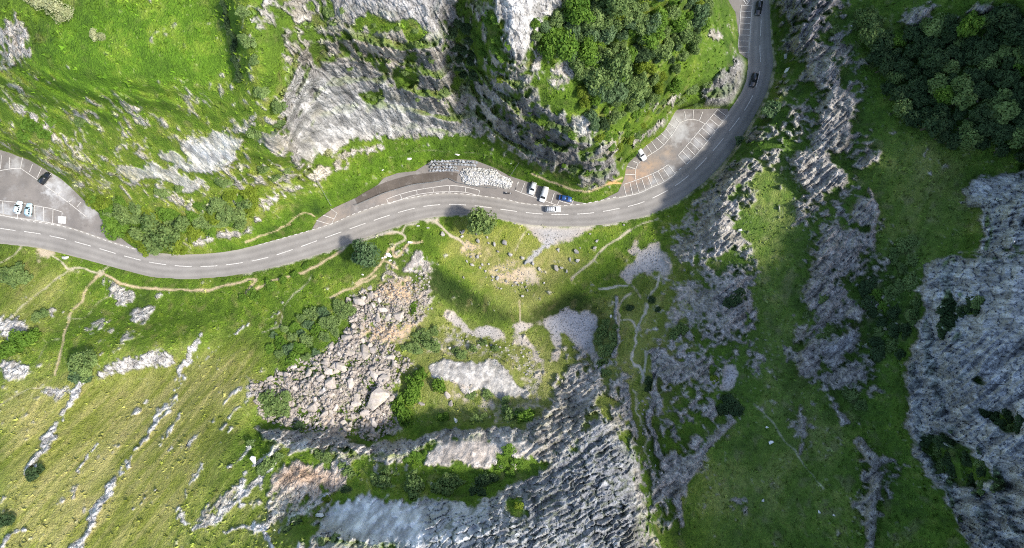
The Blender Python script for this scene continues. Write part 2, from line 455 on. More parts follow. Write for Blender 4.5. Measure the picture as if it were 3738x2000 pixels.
R(.62, WARM, A((950, 1200), (1100, 1180), (1288, 1140), (1288, 1162), (1100, 1203), (960, 1218)), 2, 10)
R(.05, None, A((430, 980), (640, 1020), (900, 1060), (900, 1260), (700, 1260), (560, 1150)), 6)
# amphitheatre cliff
R(.56, (.33, .31, .28), B((60, -200), (1300, -200), (1500, 330), (1500, 560), (1250, 700), (1110, 645), (800, 664), (450, 725), (250, 842), (200, 700), (250, 330), (60, 100)), 8, 25)
R(.50, WARM, B((60, 0), (330, 60), (480, 110), (330, 200), (250, 330), (130, 200)), 8, 20)
R(.85, (.34, .33, .32), B((480, -200), (1050, -200), (1060, 150), (1000, 230), (920, 140), (760, 92), (600, 70), (480, 110)), 3)
R(.64, (.315, .285, .245), B((250, 230), (520, 165), (900, 190), (990, 250), (1050, 400), (1110, 620), (1000, 600), (770, 420), (500, 330), (300, 330)), 5, 20)
R(.92, (.345, .34, .33), B((230, 400), (330, 330), (500, 320), (700, 375), (770, 420), (1000, 590), (1110, 645), (1000, 668), (800, 664), (600, 702), (450, 725), (350, 785), (250, 842), (220, 822), (240, 700), (190, 620), (200, 520)), 3)
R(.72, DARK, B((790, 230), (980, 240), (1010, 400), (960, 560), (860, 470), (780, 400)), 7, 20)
R(.05, None, B((530, 120), (620, 85), (740, 92), (910, 130), (915, 185), (820, 190), (740, 150), (560, 150)), 3)
R(.1, None, B((560, 470), (700, 455), (720, 480), (640, 505), (570, 495)), 3)
R(.1, None, B((740, 310), (800, 330), (860, 400), (790, 450)), 4)
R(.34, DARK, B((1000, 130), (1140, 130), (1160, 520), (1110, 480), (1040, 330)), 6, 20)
R(.38, None, B((1060, -100), (1280, -100), (1290, 120), (1378, 280), (1378, 420), (1200, 420), (1150, 250)), 6, 20)
R(.85, WARM, B((60, 660), (130, 670), (230, 720), (210, 762), (100, 752), (70, 700)), 3)
R(.55, (.5, .44, .34), B((300, 850), (380, 818), (480, 820), (470, 862), (360, 884), (300, 922)), 3)
R(.55, (.5, .44, .34), B((460, 760), (700, 728), (690, 748), (560, 778), (470, 792)), 2, 8)
R(.68, WARM, B((60, 1010), (180, 970), (330, 888), (250, 962), (100, 1022)), 3)
R(.6, WARM, B((0, 1150), (80, 1090), (120, 1060), (60, 1130), (0, 1170)), 2)
# spur
R(.97, WHITE, B((1280, -200), (1700, -200), (1580, 0), (1500, 100), (1440, 180), (1400, 290), (1340, 300), (1300, 200), (1240, 60)), 3)
R(.7, GREY, B((1140, 420), (1220, 420), (1378, 500), (1500, 560), (1530, 640), (1378, 790), (1250, 705), (1110, 630)), 4)
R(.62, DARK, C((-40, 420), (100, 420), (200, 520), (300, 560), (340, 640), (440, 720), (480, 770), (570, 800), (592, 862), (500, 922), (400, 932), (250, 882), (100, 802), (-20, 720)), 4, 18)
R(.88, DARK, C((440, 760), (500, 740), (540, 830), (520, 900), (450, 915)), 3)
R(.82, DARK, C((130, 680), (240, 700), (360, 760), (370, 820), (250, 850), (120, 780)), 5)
R(.58, WARM, C((200, 400), (260, 280), (330, 230), (320, 400), (290, 500), (220, 460)), 4)
R(.85, WHITE, C((340, 620), (390, 580), (440, 650), (420, 720), (380, 700), (345, 660)), 3)
R(.55, WARM, C((440, 650), (520, 700), (580, 780), (560, 800), (470, 740)), 3)
R(.84, WARM, C((600, 720), (700, 650), (800, 580), (822, 600), (740, 672), (640, 742)), 2, 10)
R(.62, WARM, C((650, 560), (760, 500), (772, 520), (700, 562)), 3)
R(.50, WARM, C((500, 700), (560, 640), (600, 560), (622, 570), (570, 672)), 3)
R(.66, WARM, C((830, 460), (870, 440), (882, 480), (832, 562), (800, 592)), 3)
R(.66, WARM, C((990, 190), (1100, 120), (1132, 140), (1070, 212)), 3)
R(.76, WARM, C((940, 440), (1050, 370), (1140, 230), (1132, 272), (1060, 382)), 3)
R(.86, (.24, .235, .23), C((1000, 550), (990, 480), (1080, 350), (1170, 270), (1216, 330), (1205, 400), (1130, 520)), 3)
R(.97, WHITE, C((1160, 270), (1190, 285), (1228, 335), (1218, 372), (1190, 345)), 1, 5)
# south: rockfall and quarry
R(.55, SCREE, G((0, 560), (150, 500), (280, 430), (400, 410), (460, 330), (520, 230), (540, 110), (650, 60), (700, -60), (800, -150), (920, -60), (940, 100), (880, 220), (800, 280), (720, 340), (850, 440), (760, 520), (740, 580), (720, 700), (760, 780), (640, 835), (430, 812), (360, 792), (150, 762), (100, 742)), 4, 16)
paint(scree, 1, G((0, 560), (150, 500), (280, 430), (400, 410), (460, 330), (520, 230), (540, 110), (650, 60), (720, 30), (920, 60), (900, 220), (800, 280), (720, 340), (850, 440), (760, 520), (740, 580), (720, 700), (760, 780), (640, 835), (430, 812), (360, 792), (150, 762), (100, 742)), 5, 16)
paint(dirt, .8, G((560, 260), (640, 250), (820, 240), (860, 300), (740, 360), (600, 330)), 6)
paint(dirt, .75, G((640, 40), (800, 20), (900, 60), (820, 150), (680, 140)), 6)
paint(dcol, (.50, .36, .235), G((540, 20), (920, 0), (900, 360), (540, 360)), 14)
paint(dirt, .55, G((230, 700), (700, 700), (640, 820), (350, 780)), 8)
paint(dcol, (.42, .335, .26), G((100, 600), (780, 600), (780, 840), (100, 800)), 14)
R(.93, GREY, G((900, 470), (980, 430), (1060, 432), (1130, 450), (1240, 430), (1330, 500), (1378, 560), (1420, 590), (1400, 640), (1378, 600), (1280, 642), (1200, 580), (1080, 600), (1060, 540), (950, 520)), 2, 10)
R(.92, BLUE, G((40, 775), (300, 795), (420, 805), (520, 835), (620, 868), (700, 858), (850, 832), (960, 780), (1040, 770), (1200, 780), (1378, 770), (1378, 830), (1010, 822), (850, 875), (700, 902), (560, 892), (430, 852), (300, 842), (100, 842)), 2, 8)
R(.85, PINK, G((200, 842), (430, 860), (560, 895), (700, 905), (860, 878), (800, 925), (640, 935), (400, 900), (220, 880)), 3, 10)
R(.95, PINK, G((920, 880), (1010, 822), (1378, 832), (1500, 850), (1450, 920), (1250, 890), (1240, 970), (1150, 992), (1080, 962), (900, 962)), 3, 10)
R(.86, BROWN, G((60, 1080), (170, 1010), (280, 940), (340, 970), (500, 1000), (480, 1060), (350, 1132), (250, 1142), (150, 1092)), 4, 14)
paint(rcol, (.50, .43, .36), G((60, 1080), (150, 1060), (260, 1060), (480, 1040), (350, 1135), (250, 1142), (150, 1092)), 6)
R(.55, WARM, G((-40, 1000), (60, 960), (60, 1080), (-60, 1150), (-250, 1300), (-260, 1260)), 4)
R(.5, WARM, G((0, 1100), (150, 1090), (400, 1130), (300, 1210), (140, 1290), (0, 1300)), 8)
R(.55, GREY, G((380, 900), (560, 930), (800, 960), (790, 1030), (700, 1000), (560, 960), (420, 970)), 4)
R(.92, (.41, .42, .435), G((350, 1260), (440, 1180), (600, 1125), (800, 1150), (1040, 1150), (1130, 1172), (1378, 1050), (1500, 1000), (1640, 880), (1730, 730), (1800, 740), (1860, 830), (1940, 880), (1960, 1000), (1990, 1200), (2010, 1378), (2030, 1650), (600, 1650), (760, 1362), (520, 1312), (430, 1332)), 3, 12)
paint(rcol, (.315, .325, .345), G((1300, 1100), (1640, 880), (1730, 730), (1800, 740), (1860, 830), (1940, 880), (1960, 1000), (2010, 1378), (1700, 1378), (1400, 1250)), 10)  # right part of the wall darker and bluer: shade put into the rock colour
R(.65, GREY, G((350, 1260), (520, 1310), (760, 1360), (600, 1500), (100, 1500), (300, 1350)), 8)
R(.2, None, G((1290, 1140), (1378, 1120), (1440, 1180), (1400, 1220), (1310, 1200)), 3)
R(0.95, GREY, K((0, 790), (100, 770), (230, 690), (280, 560), (330, 480), (350, 640), (420, 700), (340, 842), (200, 932), (60, 860), (0, 832)), 4, 14)
paint(block, 1, G((900, 1150), (1130, 1172), (1378, 1050), (1500, 1000), (1640, 880), (1730, 730), (1860, 830), (1960, 1000), (2010, 1378), (2030, 1650), (900, 1650)), 6)
slick = np.zeros(shape, np.float32)           # clean, little-jointed faces and slabs
for pg in (G((350, 1260), (440, 1180), (600, 1125), (800, 1150), (1040, 1150), (1130, 1172), (1200, 1200), (1100, 1378), (760, 1362), (520, 1312)), G((900, 470), (980, 430), (1240, 430), (1420, 590), (1400, 640), (1200, 580), (1080, 600), (950, 520)), G((920, 880), (1010, 822), (1378, 832), (1500, 850), (1450, 920), (1250, 890), (1240, 970), (1080, 962), (900, 962)), N((560, 810), (760, 560), (830, 600), (800, 720), (600, 830))):
    paint(slick, 1, pg, 4)
for pg in (A((920, 740), (980, 700), (1100, 670), (1220, 700), (1170, 800), (1100, 850), (1000, 870), (950, 800)), A((790, 760), (860, 750), (1010, 850), (980, 872), (850, 812)), A((600, 850), (760, 830), (900, 880), (1010, 940), (950, 985), (880, 920), (700, 890)), B((60, 660), (130, 670), (230, 720), (210, 762), (100, 752))): paint(slick, .7, pg, 3)
paint(slick, .45, B((200, 520), (500, 400), (770, 440), (1000, 590), (1110, 645), (800, 664), (600, 702), (250, 842), (220, 700)), 6)
paint(slick, .12, L((860, -5), (960, -75), (1620, -110), (1620, 1650), (1180, 1500), (950, 1100), (800, 780), (780, 500), (870, 200)), 6)
paint(rcol, (.52, .53, .55), G((350, 1260), (440, 1180), (600, 1125), (800, 1150), (1040, 1150), (1130, 1172), (1250, 1180), (1150, 1378), (760, 1362), (520, 1312)), 8)
paint(block, .8, K((0, 790), (100, 770), (230, 690), (280, 560), (330, 480), (350, 640), (420, 700), (340, 842), (200, 932), (60, 860), (0, 832)), 6)
# gully sides and eastern outcrops
R(.52, GREY, F((1585, 1040), (1650, 1080), (1700, 1200), (1700, 1300), (1680, 1420), (1600, 1420), (1610, 1200)), 5, 24)
R(0.68, GREY, K((200, 350), (480, 420), (520, 560), (420, 700), (300, 640), (330, 480)), 8, 16)
R(0.68, GREY, K((500, 560), (600, 530), (640, 560), (610, 620), (620, 800), (640, 870), (540, 800), (500, 700)), 4)
R(0.70, GREY, K((740, 380), (800, 400), (900, 440), (860, 620), (760, 620), (740, 480)), 5)
R(0.78, PALE, K((860, 370), (930, 400), (900, 440), (850, 430)), 3)
R(0.70, GREY, K((940, 0), (1190, 0), (1230, 200), (1200, 280), (1080, 240), (950, 340), (900, 300), (1000, 160)), 6, 18)
R(0.86, GREY, K((715, 690), (760, 880), (830, 910), (910, 920), (1050, 790), (1130, 738), (1100, 780), (1000, 890), (900, 1060), (860, 1160), (800, 1070), (830, 1000), (760, 920), (715, 780)), 3)
R(0.86, GREY, K((890, 840), (930, 780), (990, 800), (980, 862), (920, 892)), 3)
R(0.94, PALE, K((980, 680), (1040, 640), (1042, 732), (990, 722)), 2)
R(0.60, GREY, K((760, 600), (900, 560), (960, 680), (880, 840), (800, 860), (740, 700)), 8)
R(0.58, GREY, K((1150, 1120), (1260, 1110), (1200, 1222), (1160, 1202)), 5)
R(.62, GREY, C((1200, 620), (1378, 600), (1378, 650), (1290, 690), (1200, 742), (1140, 802)), 4)
R(.74, GREY, C((1000, 960), (1100, 830), (1250, 780), (1200, 900), (1110, 980), (1080, 1080), (1170, 1240), (1050, 1275), (900, 1240), (870, 1220), (950, 1060)), 4, 16)
R(.5, GREY, Q((780, 100), (1100, 0), (1150, 200), (1000, 260), (1120, 400), (1000, 640), (820, 420), (860, 240)), 5, 16)
R(0.72, (.33, .31, .31), D((120, -200), (440, -200), (450, 80), (300, 250), (180, 262), (150, 130)), 4)
R(0.82, GREY, D((300, 350), (460, 240), (512, 300), (480, 372), (360, 442)), 4)
R(0.88, GREY, D((330, 742), (330, 600), (400, 470), (532, 440), (522, 560), (492, 680), (420, 762)), 4)
R(0.92, GREY, D((210, 820), (260, 780), (330, 800), (440, 832), (512, 912), (380, 962), (250, 942)), 3)
R(0.76, GREY, D((500, 832), (600, 790), (682, 768), (620, 832), (550, 845)), 2)
R(0.70, GREY, D((540, 690), (600, 650), (612, 742), (560, 762)), 3)
R(0.92, GREY, D((490, 1050), (620, 960), (642, 1050), (632, 1122), (590, 1112), (530, 1082)), 3)
R(0.84, GREY, D((310, 1260), (400, 1130), (540, 1140), (642, 1120), (582, 1252), (532, 1378), (320, 1378)), 4)
R(0.82, GREY, D((720, 132), (850, 10), (960, 0), (900, 82), (760, 162)), 3)
R(0.65, GREY, D((1000, 82), (1130, 30), (1300, 10), (1302, 52), (1100, 82)), 3)
R(0.55, GREY, D((230, 1000), (300, 980), (280, 1100), (340, 1180), (300, 1200), (230, 1100)), 3)
R(0.95, (.50, .51, .53), D((1060, 950), (1150, 890), (1378, 860), (1600, 850), (1600, 1280), (1200, 1262), (1110, 1252), (1180, 1190), (1182, 1100)), 3)
R(.93, (.45, .46, .48), L((860, -5), (870, -45), (960, -75), (1378, -105), (1620, -110), (1620, 1650), (1180, 1500), (1100, 1378), (950, 1100), (820, 900), (800, 780), (780, 500), (850, 350), (870, 200), (880, 60)), 3)
for g in (L((930, 180), (1000, 130), (1180, 150), (1150, 212), (1030, 222), (1050, 300), (960, 292)), L((870, 830), (960, 800), (1100, 890), (1180, 950), (1252, 1070), (1130, 1082), (950, 982), (880, 922)),
          L((1110, 680), (1200, 670), (1378, 720), (1378, 842), (1200, 742)), L((1000, 520), (1180, 540), (1170, 560), (1010, 540))):
    paint(rock, .22, g, 5)
R(0.86, GREY, L((260, 100), (300, 40), (450, 30), (482, 100), (420, 242), (350, 252)), 4)
R(0.92, GREY, L((480, 240), (520, 160), (562, 260)), 3)
R(0.94, BLUE, L((330, 372), (400, 330), (562, 280), (522, 382), (420, 422), (360, 402)), 3)
R(0.92, GREY, L((240, 500), (260, 380), (320, 300), (342, 400), (342, 542), (270, 532)), 3)
R(.84, PALE, L((360, 560), (400, 600), (502, 752), (460, 762), (400, 662)), 2)
R(0.62, GREY, L((340, 500), (480, 470), (600, 400), (612, 562), (420, 572)), 4)
R(0.55, GREY, L((540, 832), (600, 850), (782, 950), (650, 1152), (600, 1378), (560, 1250), (550, 950)), 6, 18)
R(0.52, GREY, L((150, 680), (270, 660), (280, 880), (230, 900)), 5)
# south-west streaks and patches
for pts, w, v in ((E((405, 560), (330, 690), (260, 800), (200, 880), (150, 980)), 26, .85), (E((1010, 310), (930, 480), (880, 580), (820, 700), (740, 820), (660, 930), (580, 1050), (500, 1180), (440, 1290), (380, 1400)), 24, .86),
                  (E((1200, 580), (1100, 690), (1000, 810), (940, 870)), 11, .7), (E((860, 1020), (740, 1090), (600, 1190)), 12, .75), (E((1020, 960), (940, 1080), (900, 1180), (930, 1250)), 26, .55),
                  (E((800, 560), (700, 690), (640, 720)), 14, .55), (E((0, 1360), (60, 1300), (110, 1285)), 16, .8), (E((880, 880), (780, 950)), 10, .6), (E((450, 1090), (540, 1050)), 8, .6)):
    line(rock, v * .76, pts, w * 1.05, 18, 9); line(rcol, PALE, pts, w * 2, 4, 6)
for v, pts in ((0.82, M((880, 480), (980, 560), (1090, 570), (1160, 620), (1090, 700), (960, 690), (900, 600))), (0.90, M((1080, 760), (1230, 730), (1330, 740), (1290, 800), (1180, 880), (1110, 860))), (0.70, M((1160, 600), (1600, 600), (1600, 640), (1300, 640))),
               (0.96, M((0, 880), (100, 850), (260, 890), (200, 950), (60, 1000), (0, 1030))), (0.80, M((0, 1190), (150, 1180), (280, 1240), (220, 1320), (60, 1340), (0, 1300))), (0.92, M((380, 800), (440, 760), (540, 700), (550, 730), (440, 800), (400, 840))),
               (0.76, M((690, 960), (800, 860), (880, 820), (900, 880), (780, 960))), (0.88, M((1010, 1030), (1120, 930), (1140, 950), (1060, 1040))), (0.70, M((860, 1000), (1000, 920), (1080, 900), (980, 980))),
               (0.96, E((490, 480), (600, 430), (730, 420), (850, 400), (890, 440), (860, 482), (780, 452), (690, 482), (490, 502))), (0.80, E((200, 600), (280, 570), (410, 570), (300, 590), (220, 615))), (0.60, E((100, 40), (150, 110), (70, 110)))):
    R(v, PALE, pts, 3, 12)
R(.5, PALE, G((130, 220), (170, 120), (190, 150), (220, 170), (170, 260), (140, 300)), 2, 6)
R(.45, WARM, G((20, 640), (0, 560), (130, 520), (60, 700)), 5)
for pts, w, v in ((F((575, 1180), (610, 1140), (650, 1105)), 14, .7), (F((560, 1290), (620, 1230), (690, 1165)), 16, .7), (F((640, 1165), (700, 1122), (770, 1120)), 14, .75), (F((480, 1330), (540, 1310), (560, 1290)), 14, .6), (F((560, 1075), (590, 1040), (640, 985)), 16, .62), (F((545, 1120), (580, 1075)), 12, .6),
                  (F((620, 1190), (600, 1250), (640, 1300)), 16, .55), (F((560, 1340), (620, 1320), (670, 1345), (690, 1378)), 18, .6), (F((700, 1330), (760, 1290), (820, 1250)), 16, .65), (F((470, 1010), (420, 1090), (400, 1120)), 8, .6), (F((250, 1110), (200, 1180)), 7, .55), (F((330, 1280), (400, 1230)), 8, .6), (F((540, 860), (480, 920), (460, 980)), 8, .55), (F((640, 800), (560, 860), (500, 930)), 7, .5)):
    line(rock, v, pts, w, 14, 7); line(rcol, PALE, pts, w * 2, 6, 6)
for pts, w, v in ((K((550, 120), (560, 250), (545, 420)), 14, .8), (K((330, 480), (320, 600), (290, 700)), 18, .85), (K((385, 500), (390, 640)), 12, .75), (K((600, 560), (620, 700), (650, 860)), 16, .8), (K((740, 620), (718, 720), (765, 900), (835, 1010)), 20, .92), (K((1130, 740), (1000, 885), (895, 1045), (860, 1160)), 20, .95), (K((745, 380), (738, 480), (750, 600)), 16, .85), (K((455, 560), (430, 640), (470, 720)), 14, .8),
                  (L((555, 840), (640, 1000), (600, 1200), (610, 1378)), 40, .66), (L((250, 660), (270, 800), (250, 900)), 20, .6), (K((1100, 240), (1130, 300), (1200, 340)), 12, .75), (K((840, 460), (870, 520), (850, 560)), 10, .7), (K((660, 1000), (680, 1150), (700, 1300)), 22, .7), (K((820, 1010), (870, 1150), (880, 1300)), 22, .75), (D((150, 700), (160, 900), (140, 1100)), 10, .4), (D((420, 760), (470, 740), (500, 640)), 14, .8), (D((600, 950), (640, 1040), (620, 1180), (570, 1260)), 16, .9)):
    line(rock, v, pts, w, 10, 6); line(rcol, GREY, pts, w * 1.6, 6, 6)
# small rock about the rockfall head and terrace
R(.95, PALE, N((560, 810), (680, 680), (760, 560), (830, 600), (800, 720), (680, 800), (600, 830)), 1, 5)
paint(scree, 0, N((560, 810), (680, 680), (760, 560), (830, 600), (800, 720), (680, 800), (600, 830)), 1, 5)
R(.6, GREY, N((680, 900), (860, 860), (900, 900), (760, 960)), 2, 6)
R(.6, GREY, N((560, 1080), (700, 1000), (860, 1060), (920, 1160), (840, 1300), (800, 1200), (720, 1150)), 3, 6)

# paths, gravel, trodden ground
TAN = (.46, .36, .225); GRAV = (.41, .395, .39); BUFF = (.45, .39, .285)
def Pth(c, w, pts, v=.95, warp=4):
    line(dirtl, v * .95, pts, w * 1.05, warp * 1.8, 4.5); line(dcol, c, pts, w * 2.2, warp, 4)
def Area(c, pts, v=.95, f=2, warp=12):
    paint(dirt, v, pts, f * 1.2, warp * 1.2); paint(dcol, c, pts, 6, warp)
Pth(TAN, 9, E((530, 10), (650, 55), (800, 75), (1000, 78), (1150, 55), (1288, 25)) + B((0, 1480), (130, 1410), (280, 1370), (400, 1310), (560, 1200), (640, 1180), (750, 1170)))
Pth(TAN, 6, B((0, 1220), (60, 1195), (170, 1150), (280, 1075), (350, 1085)))
Pth(TAN, 7, Z3((640, 250), (860, 340), (1060, 410), (1250, 490), (1400, 525), (1600, 550), (1780, 490), (1950, 410), (2170, 310)), .95, 2)
Pth((.6, .36, .16), 7, Z3((1950, 410), (2050, 400), (2150, 400)), .9, 2)
Pth(BUFF, 4, Z2((450, 200), (620, 170), (760, 120), (900, 100), (1200, 110), (1500, 130), (1800, 200)), .55, 3)
Pth(BUFF, 10, N((780, 170), (960, 190), (1080, 290), (1180, 380), (1300, 440), (1400, 520)), .95, 3)
Area(BUFF, N((770, 160), (1010, 120), (1050, 260), (950, 220)), .9)
Pth(BUFF, 8, N((160, 410), (300, 350), (430, 320), (570, 345), (610, 390), (590, 440), (500, 500), (470, 560)), .95, 3)
Pth(BUFF, 7, N((570, 340), (630, 255), (720, 230), (780, 200)), .9, 3)
Pth(TAN, 9, N((470, 560), (490, 640), (560, 620), (620, 530), (680, 490), (820, 460)), .9, 3)
Pth(TAN, 9, N((430, 560), (340, 690), (240, 790), (140, 890), (0, 980)) , .95, 3)
Pth(TAN, 8, N((340, 700), (430, 720), (520, 790)), .9, 3)
Area((.45, .37, .20), Z7((300, 300), (520, 330), (900, 480), (1150, 520), (1400, 600), (1300, 800), (900, 830), (640, 760), (500, 600)), .40, 8, 20)
paint(olive, .75, Z7((60, 250), (300, 200), (700, 250), (1000, 150), (1300, 350), (1700, 400), (1900, 500), (1600, 760), (1100, 850), (700, 850), (300, 500)), 12, 25)
paint(olive, .6, Z7((1500, 800), (1620, 880), (1050, 1220), (900, 1180), (300, 620), (500, 700), (1000, 1050)), 8, 12)
Area((.47, .36, .25), Z7((800, 540), (960, 560), (1100, 640), (1260, 700), (1180, 800), (1000, 800), (840, 790), (700, 780), (680, 720), (820, 640)), .78, 4, 22)
Area((.46, .42, .39), Z7((1060, 670), (1180, 640), (1260, 710), (1200, 770), (1080, 740)), .85, 4, 14)
Area((.52, .38, .25), Z7((260, 320), (400, 280), (520, 400), (540, 450), (430, 430), (300, 380)), .75, 4, 16)
Area((.38, .365, .355), Z7((1060, 40), (1300, 70), (1900, 70), (2000, 60), (1850, 180), (1700, 270), (1500, 320), (1330, 380), (1240, 440), (1150, 510), (1090, 500), (1180, 430), (1330, 310), (1240, 220), (1150, 130)), .97, 2, 10)
Pth((.38, .365, .355), 15, Z7((1400, 300), (1310, 370), (1220, 440), (1120, 520)), .95, 3)
Pth(BUFF, 6, Z7((1130, 140), (1060, 230), (1000, 350), (960, 390)), .7)
Pth(BUFF, 7, Z7((2412, 140), (2240, 250), (2100, 350), (1960, 500), (1840, 610), (1700, 720)) , .95, 2)
Pth(BUFF, 7, Z3((2297, 1200), (2200, 1250)), .8, 2)
Pth(BUFF, 5, C((760, 1100), (650, 1140), (560, 1200)), .9, 2)
Area(TAN, Z7((1640, 830), (1680, 720), (1720, 720), (1690, 790)), .8, 1, 5)
Pth(TAN, 6, O((915, 0), (910, 80), (915, 180)), .9, 3)
Area(GRAV, O((850, 200), (920, 170), (1010, 190), (1090, 180), (1180, 115), (1250, 80), (1310, 50), (1390, 100), (1480, 90), (1560, 150), (1545, 210), (1510, 300), (1560, 450), (1580, 520), (1460, 420), (1370, 330), (1240, 240), (1250, 320), (1230, 440), (1220, 520), (1170, 500), (1210, 380), (1180, 250), (1100, 190), (1000, 210), (930, 230), (890, 290), (870, 280), (880, 220)), .97, 2, 10)
paint(dirt, .1, O((1220, 220), (1280, 250), (1260, 300), (1230, 290)), 1, 4)
Area(GRAV, O((860, 290), (960, 300), (1040, 390), (1110, 480), (1100, 600), (1050, 640), (1070, 520), (1000, 410), (900, 370)), .9, 2)
Area(GRAV, O((280, 90), (350, 80), (400, 150), (500, 220), (640, 200), (740, 240), (760, 300), (700, 290), (580, 280), (500, 260), (380, 200), (300, 140)), .9, 2)
Pth((.46, .38, .32), 14, O((1110, 500), (1100, 620), (1050, 730), (1070, 860)), .6)
Pth(BUFF, 6, O((960, 900), (1060, 870), (1150, 910)), .8)
Area((.48, .40, .36), O((700, 900), (840, 910), (840, 1000), (740, 1010), (660, 960)), .8, 3)
Area((.48, .40, .36), O((1390, 940), (1540, 940), (1540, 960), (1420, 1000), (1380, 1000)), .8, 2)
Pth((.5, .45, .40), 12, O((1430, 830), (1500, 800), (1570, 720)), .8)
for pts in (O((1380, 330), (1420, 400), (1440, 520), (1430, 640), (1440, 760)), O((1340, 525), (1440, 525), (1550, 480)), O((1560, 520), (1540, 640))):
    Pth((.46, .40, .32), 6, pts, .7)
Area((.41, .37, .31), O((60, 220), (330, 200), (560, 280), (860, 330), (1080, 520), (1130, 700), (1090, 880), (900, 860), (930, 720), (820, 520), (680, 470), (200, 460), (60, 420)), .40, 6, 25)
Area((.45, .38, .31), O((330, 600), (500, 700), (760, 830), (940, 830), (900, 1010), (640, 1010), (420, 900), (300, 800)), .40, 6, 25)
Area(GRAV, O((850, 200), (920, 170), (1010, 190), (1090, 180), (1180, 115), (1250, 80), (1310, 50), (1390, 100), (1480, 90), (1560, 150), (1545, 210), (1510, 300), (1560, 450), (1580, 520), (1460, 420), (1370, 330), (1240, 240), (1250, 320), (1230, 440), (1220, 520), (1170, 500), (1210, 380), (1180, 250), (1100, 190), (1000, 210), (930, 230), (890, 290), (870, 280), (880, 220)), .95, 2, 10)
Area(GRAV, O((280, 90), (350, 80), (400, 150), (500, 220), (640, 200), (740, 240), (760, 300), (700, 290), (580, 280), (500, 260), (380, 200), (300, 140)), .9, 2, 10)
# eastern gravel basin and gully path
Area(GRAV, Q((430, 60), (460, 50), (440, 120), (470, 170), (540, 140), (560, 110), (650, 100), (700, 200), (760, 280), (750, 380), (690, 410), (640, 370), (600, 340), (560, 400), (490, 370), (420, 410), (380, 470), (310, 440), (270, 350), (340, 310), (420, 250), (430, 180), (330, 200), (380, 130)), .97, 2, 9)
Area(GRAV, Q((350, 480), (400, 480), (480, 570), (500, 620), (440, 560)), .95, 1, 6)
Pth((.45, .42, .36), 8, Q((100, 510), (200, 500), (340, 480)), .9)
Pth((.42, .36, .27), 9, Q((380, 550), (310, 610), (270, 700), (290, 790), (250, 900), (250, 1000)), .85)
Pth((.47, .42, .36), 12, Q((540, 620), (520, 720), (470, 800), (440, 900), (440, 1010), (400, 1120), (390, 1190), (460, 1270), (470, 1378)), .8, 9)
Pth((.44, .39, .32), 12, Q((540, 620), (520, 720), (470, 800), (440, 900), (440, 1010), (400, 1120), (390, 1190), (460, 1270), (470, 1378)) [:0] + K((640, 600), (660, 690), (690, 800), (710, 900), (740, 990), (770, 1080), (780, 1200), (740, 1290), (790, 1378), (800, 1500)), .62, 12)
Pth((.47, .42, .36), 8, Q((560, 560), (630, 490), (650, 380)), .85)
Pth((.46, .41, .34), 7, Q((310, 800), (380, 800), (420, 860)), .8)
Pth((.44, .41, .36), 12, Q((530, 1080), (510, 1180), (490, 1260)), .8)
Area(GRAV, Q((840, 450), (940, 440), (960, 560), (880, 660), (840, 720), (870, 800), (780, 850), (720, 980), (690, 1080), (670, 1040), (690, 860), (660, 800), (780, 680), (820, 520)), .75, 3, 16)
Area(GRAV, Q((1240, 1210), (1320, 1190), (1360, 1270), (1340, 1380), (1230, 1378)), .95, 2, 8)
Area(GRAV, K((1100, 460), (1130, 450), (1160, 500), (1150, 590), (1080, 600), (1060, 580), (1090, 540)), .95, 2, 8)
Pth((.40, .37, .30), 6, K((1060, 590), (1180, 620), (1290, 690), (1378, 810)) + L((230, 900), (300, 990), (370, 1080)), .6)
Pth((.40, .37, .30), 6, K((860, 550), (980, 560), (1060, 585)), .6)
Pth((.40, .37, .30), 5, L((0, 650), (80, 700), (160, 810), (240, 910)), .6)
Pth((.45, .42, .36), 5, D((160, 1100), (180, 900), (190, 820)), .4)
# south-west paths
Area(BUFF, M((340, 230), (500, 250), (440, 310), (350, 330), (270, 400), (320, 300)), .85, 2)
Pth(BUFF, 7, M((180, 220), (120, 290), (60, 340), (0, 370)), .85)
Pth(BUFF, 8, M((440, 310), (520, 360), (570, 410), (680, 400), (770, 430), (830, 460)), .85)
Area(BUFF, M((580, 400), (650, 390), (720, 420), (600, 430)), .85)
Area(BUFF, M((780, 440), (870, 440), (880, 480), (790, 490)), .9)
Pth(BUFF, 6, M((840, 440), (920, 380)), .85)
Pth(BUFF, 7, M((570, 430), (480, 500), (380, 580), (270, 650), (200, 720), (100, 820)), .75)
Pth(TAN, 9, M((810, 480), (740, 570), (680, 680), (590, 800), (560, 900), (510, 1060), (500, 1160), (460, 1300)), .8)
Pth(BUFF, 6, M((500, 1000), (390, 1060), (300, 1200), (200, 1320)), .55)
Pth(BUFF, 6, M((560, 830), (700, 840), (820, 700), (900, 650)), .55)
Pth(BUFF, 6, E((0, 660), (70, 620), (150, 580), (260, 570)), .7)
Pth(BUFF, 3.5, E((470, 550), (700, 520), (850, 520), (1000, 480), (1288, 350)), .55)
Pth(BUFF, 5, E((170, 600), (120, 680), (110, 800)), .5)
Pth((.42, .38, .28), 6, G((330, 0), (280, 70), (190, 160), (170, 250), (80, 300)), .75)
Pth(TAN, 9, G((650, 0), (560, 60), (420, 120)), .9)
# pale verge along the carriageway edge
VERGE = ROAD_LO[8:32]
line(dirt, .55, VERGE, 20, 3, 4); line(dcol, (.44, .40, .33), VERGE, 30, 3, 4)

# ------------------------------------------------------------------ asphalt mask
asph = np.zeros(shape, np.float32)
for pk in (ROAD_POLY, PARK_L, PARK_M, PARK_R, PARK_T):
    asph = np.maximum(asph, inside(pk, U, V).astype(np.float32))
asph_s = blur(asph, 1)
near = sstep(0.0, .55, blur(asph, 5))

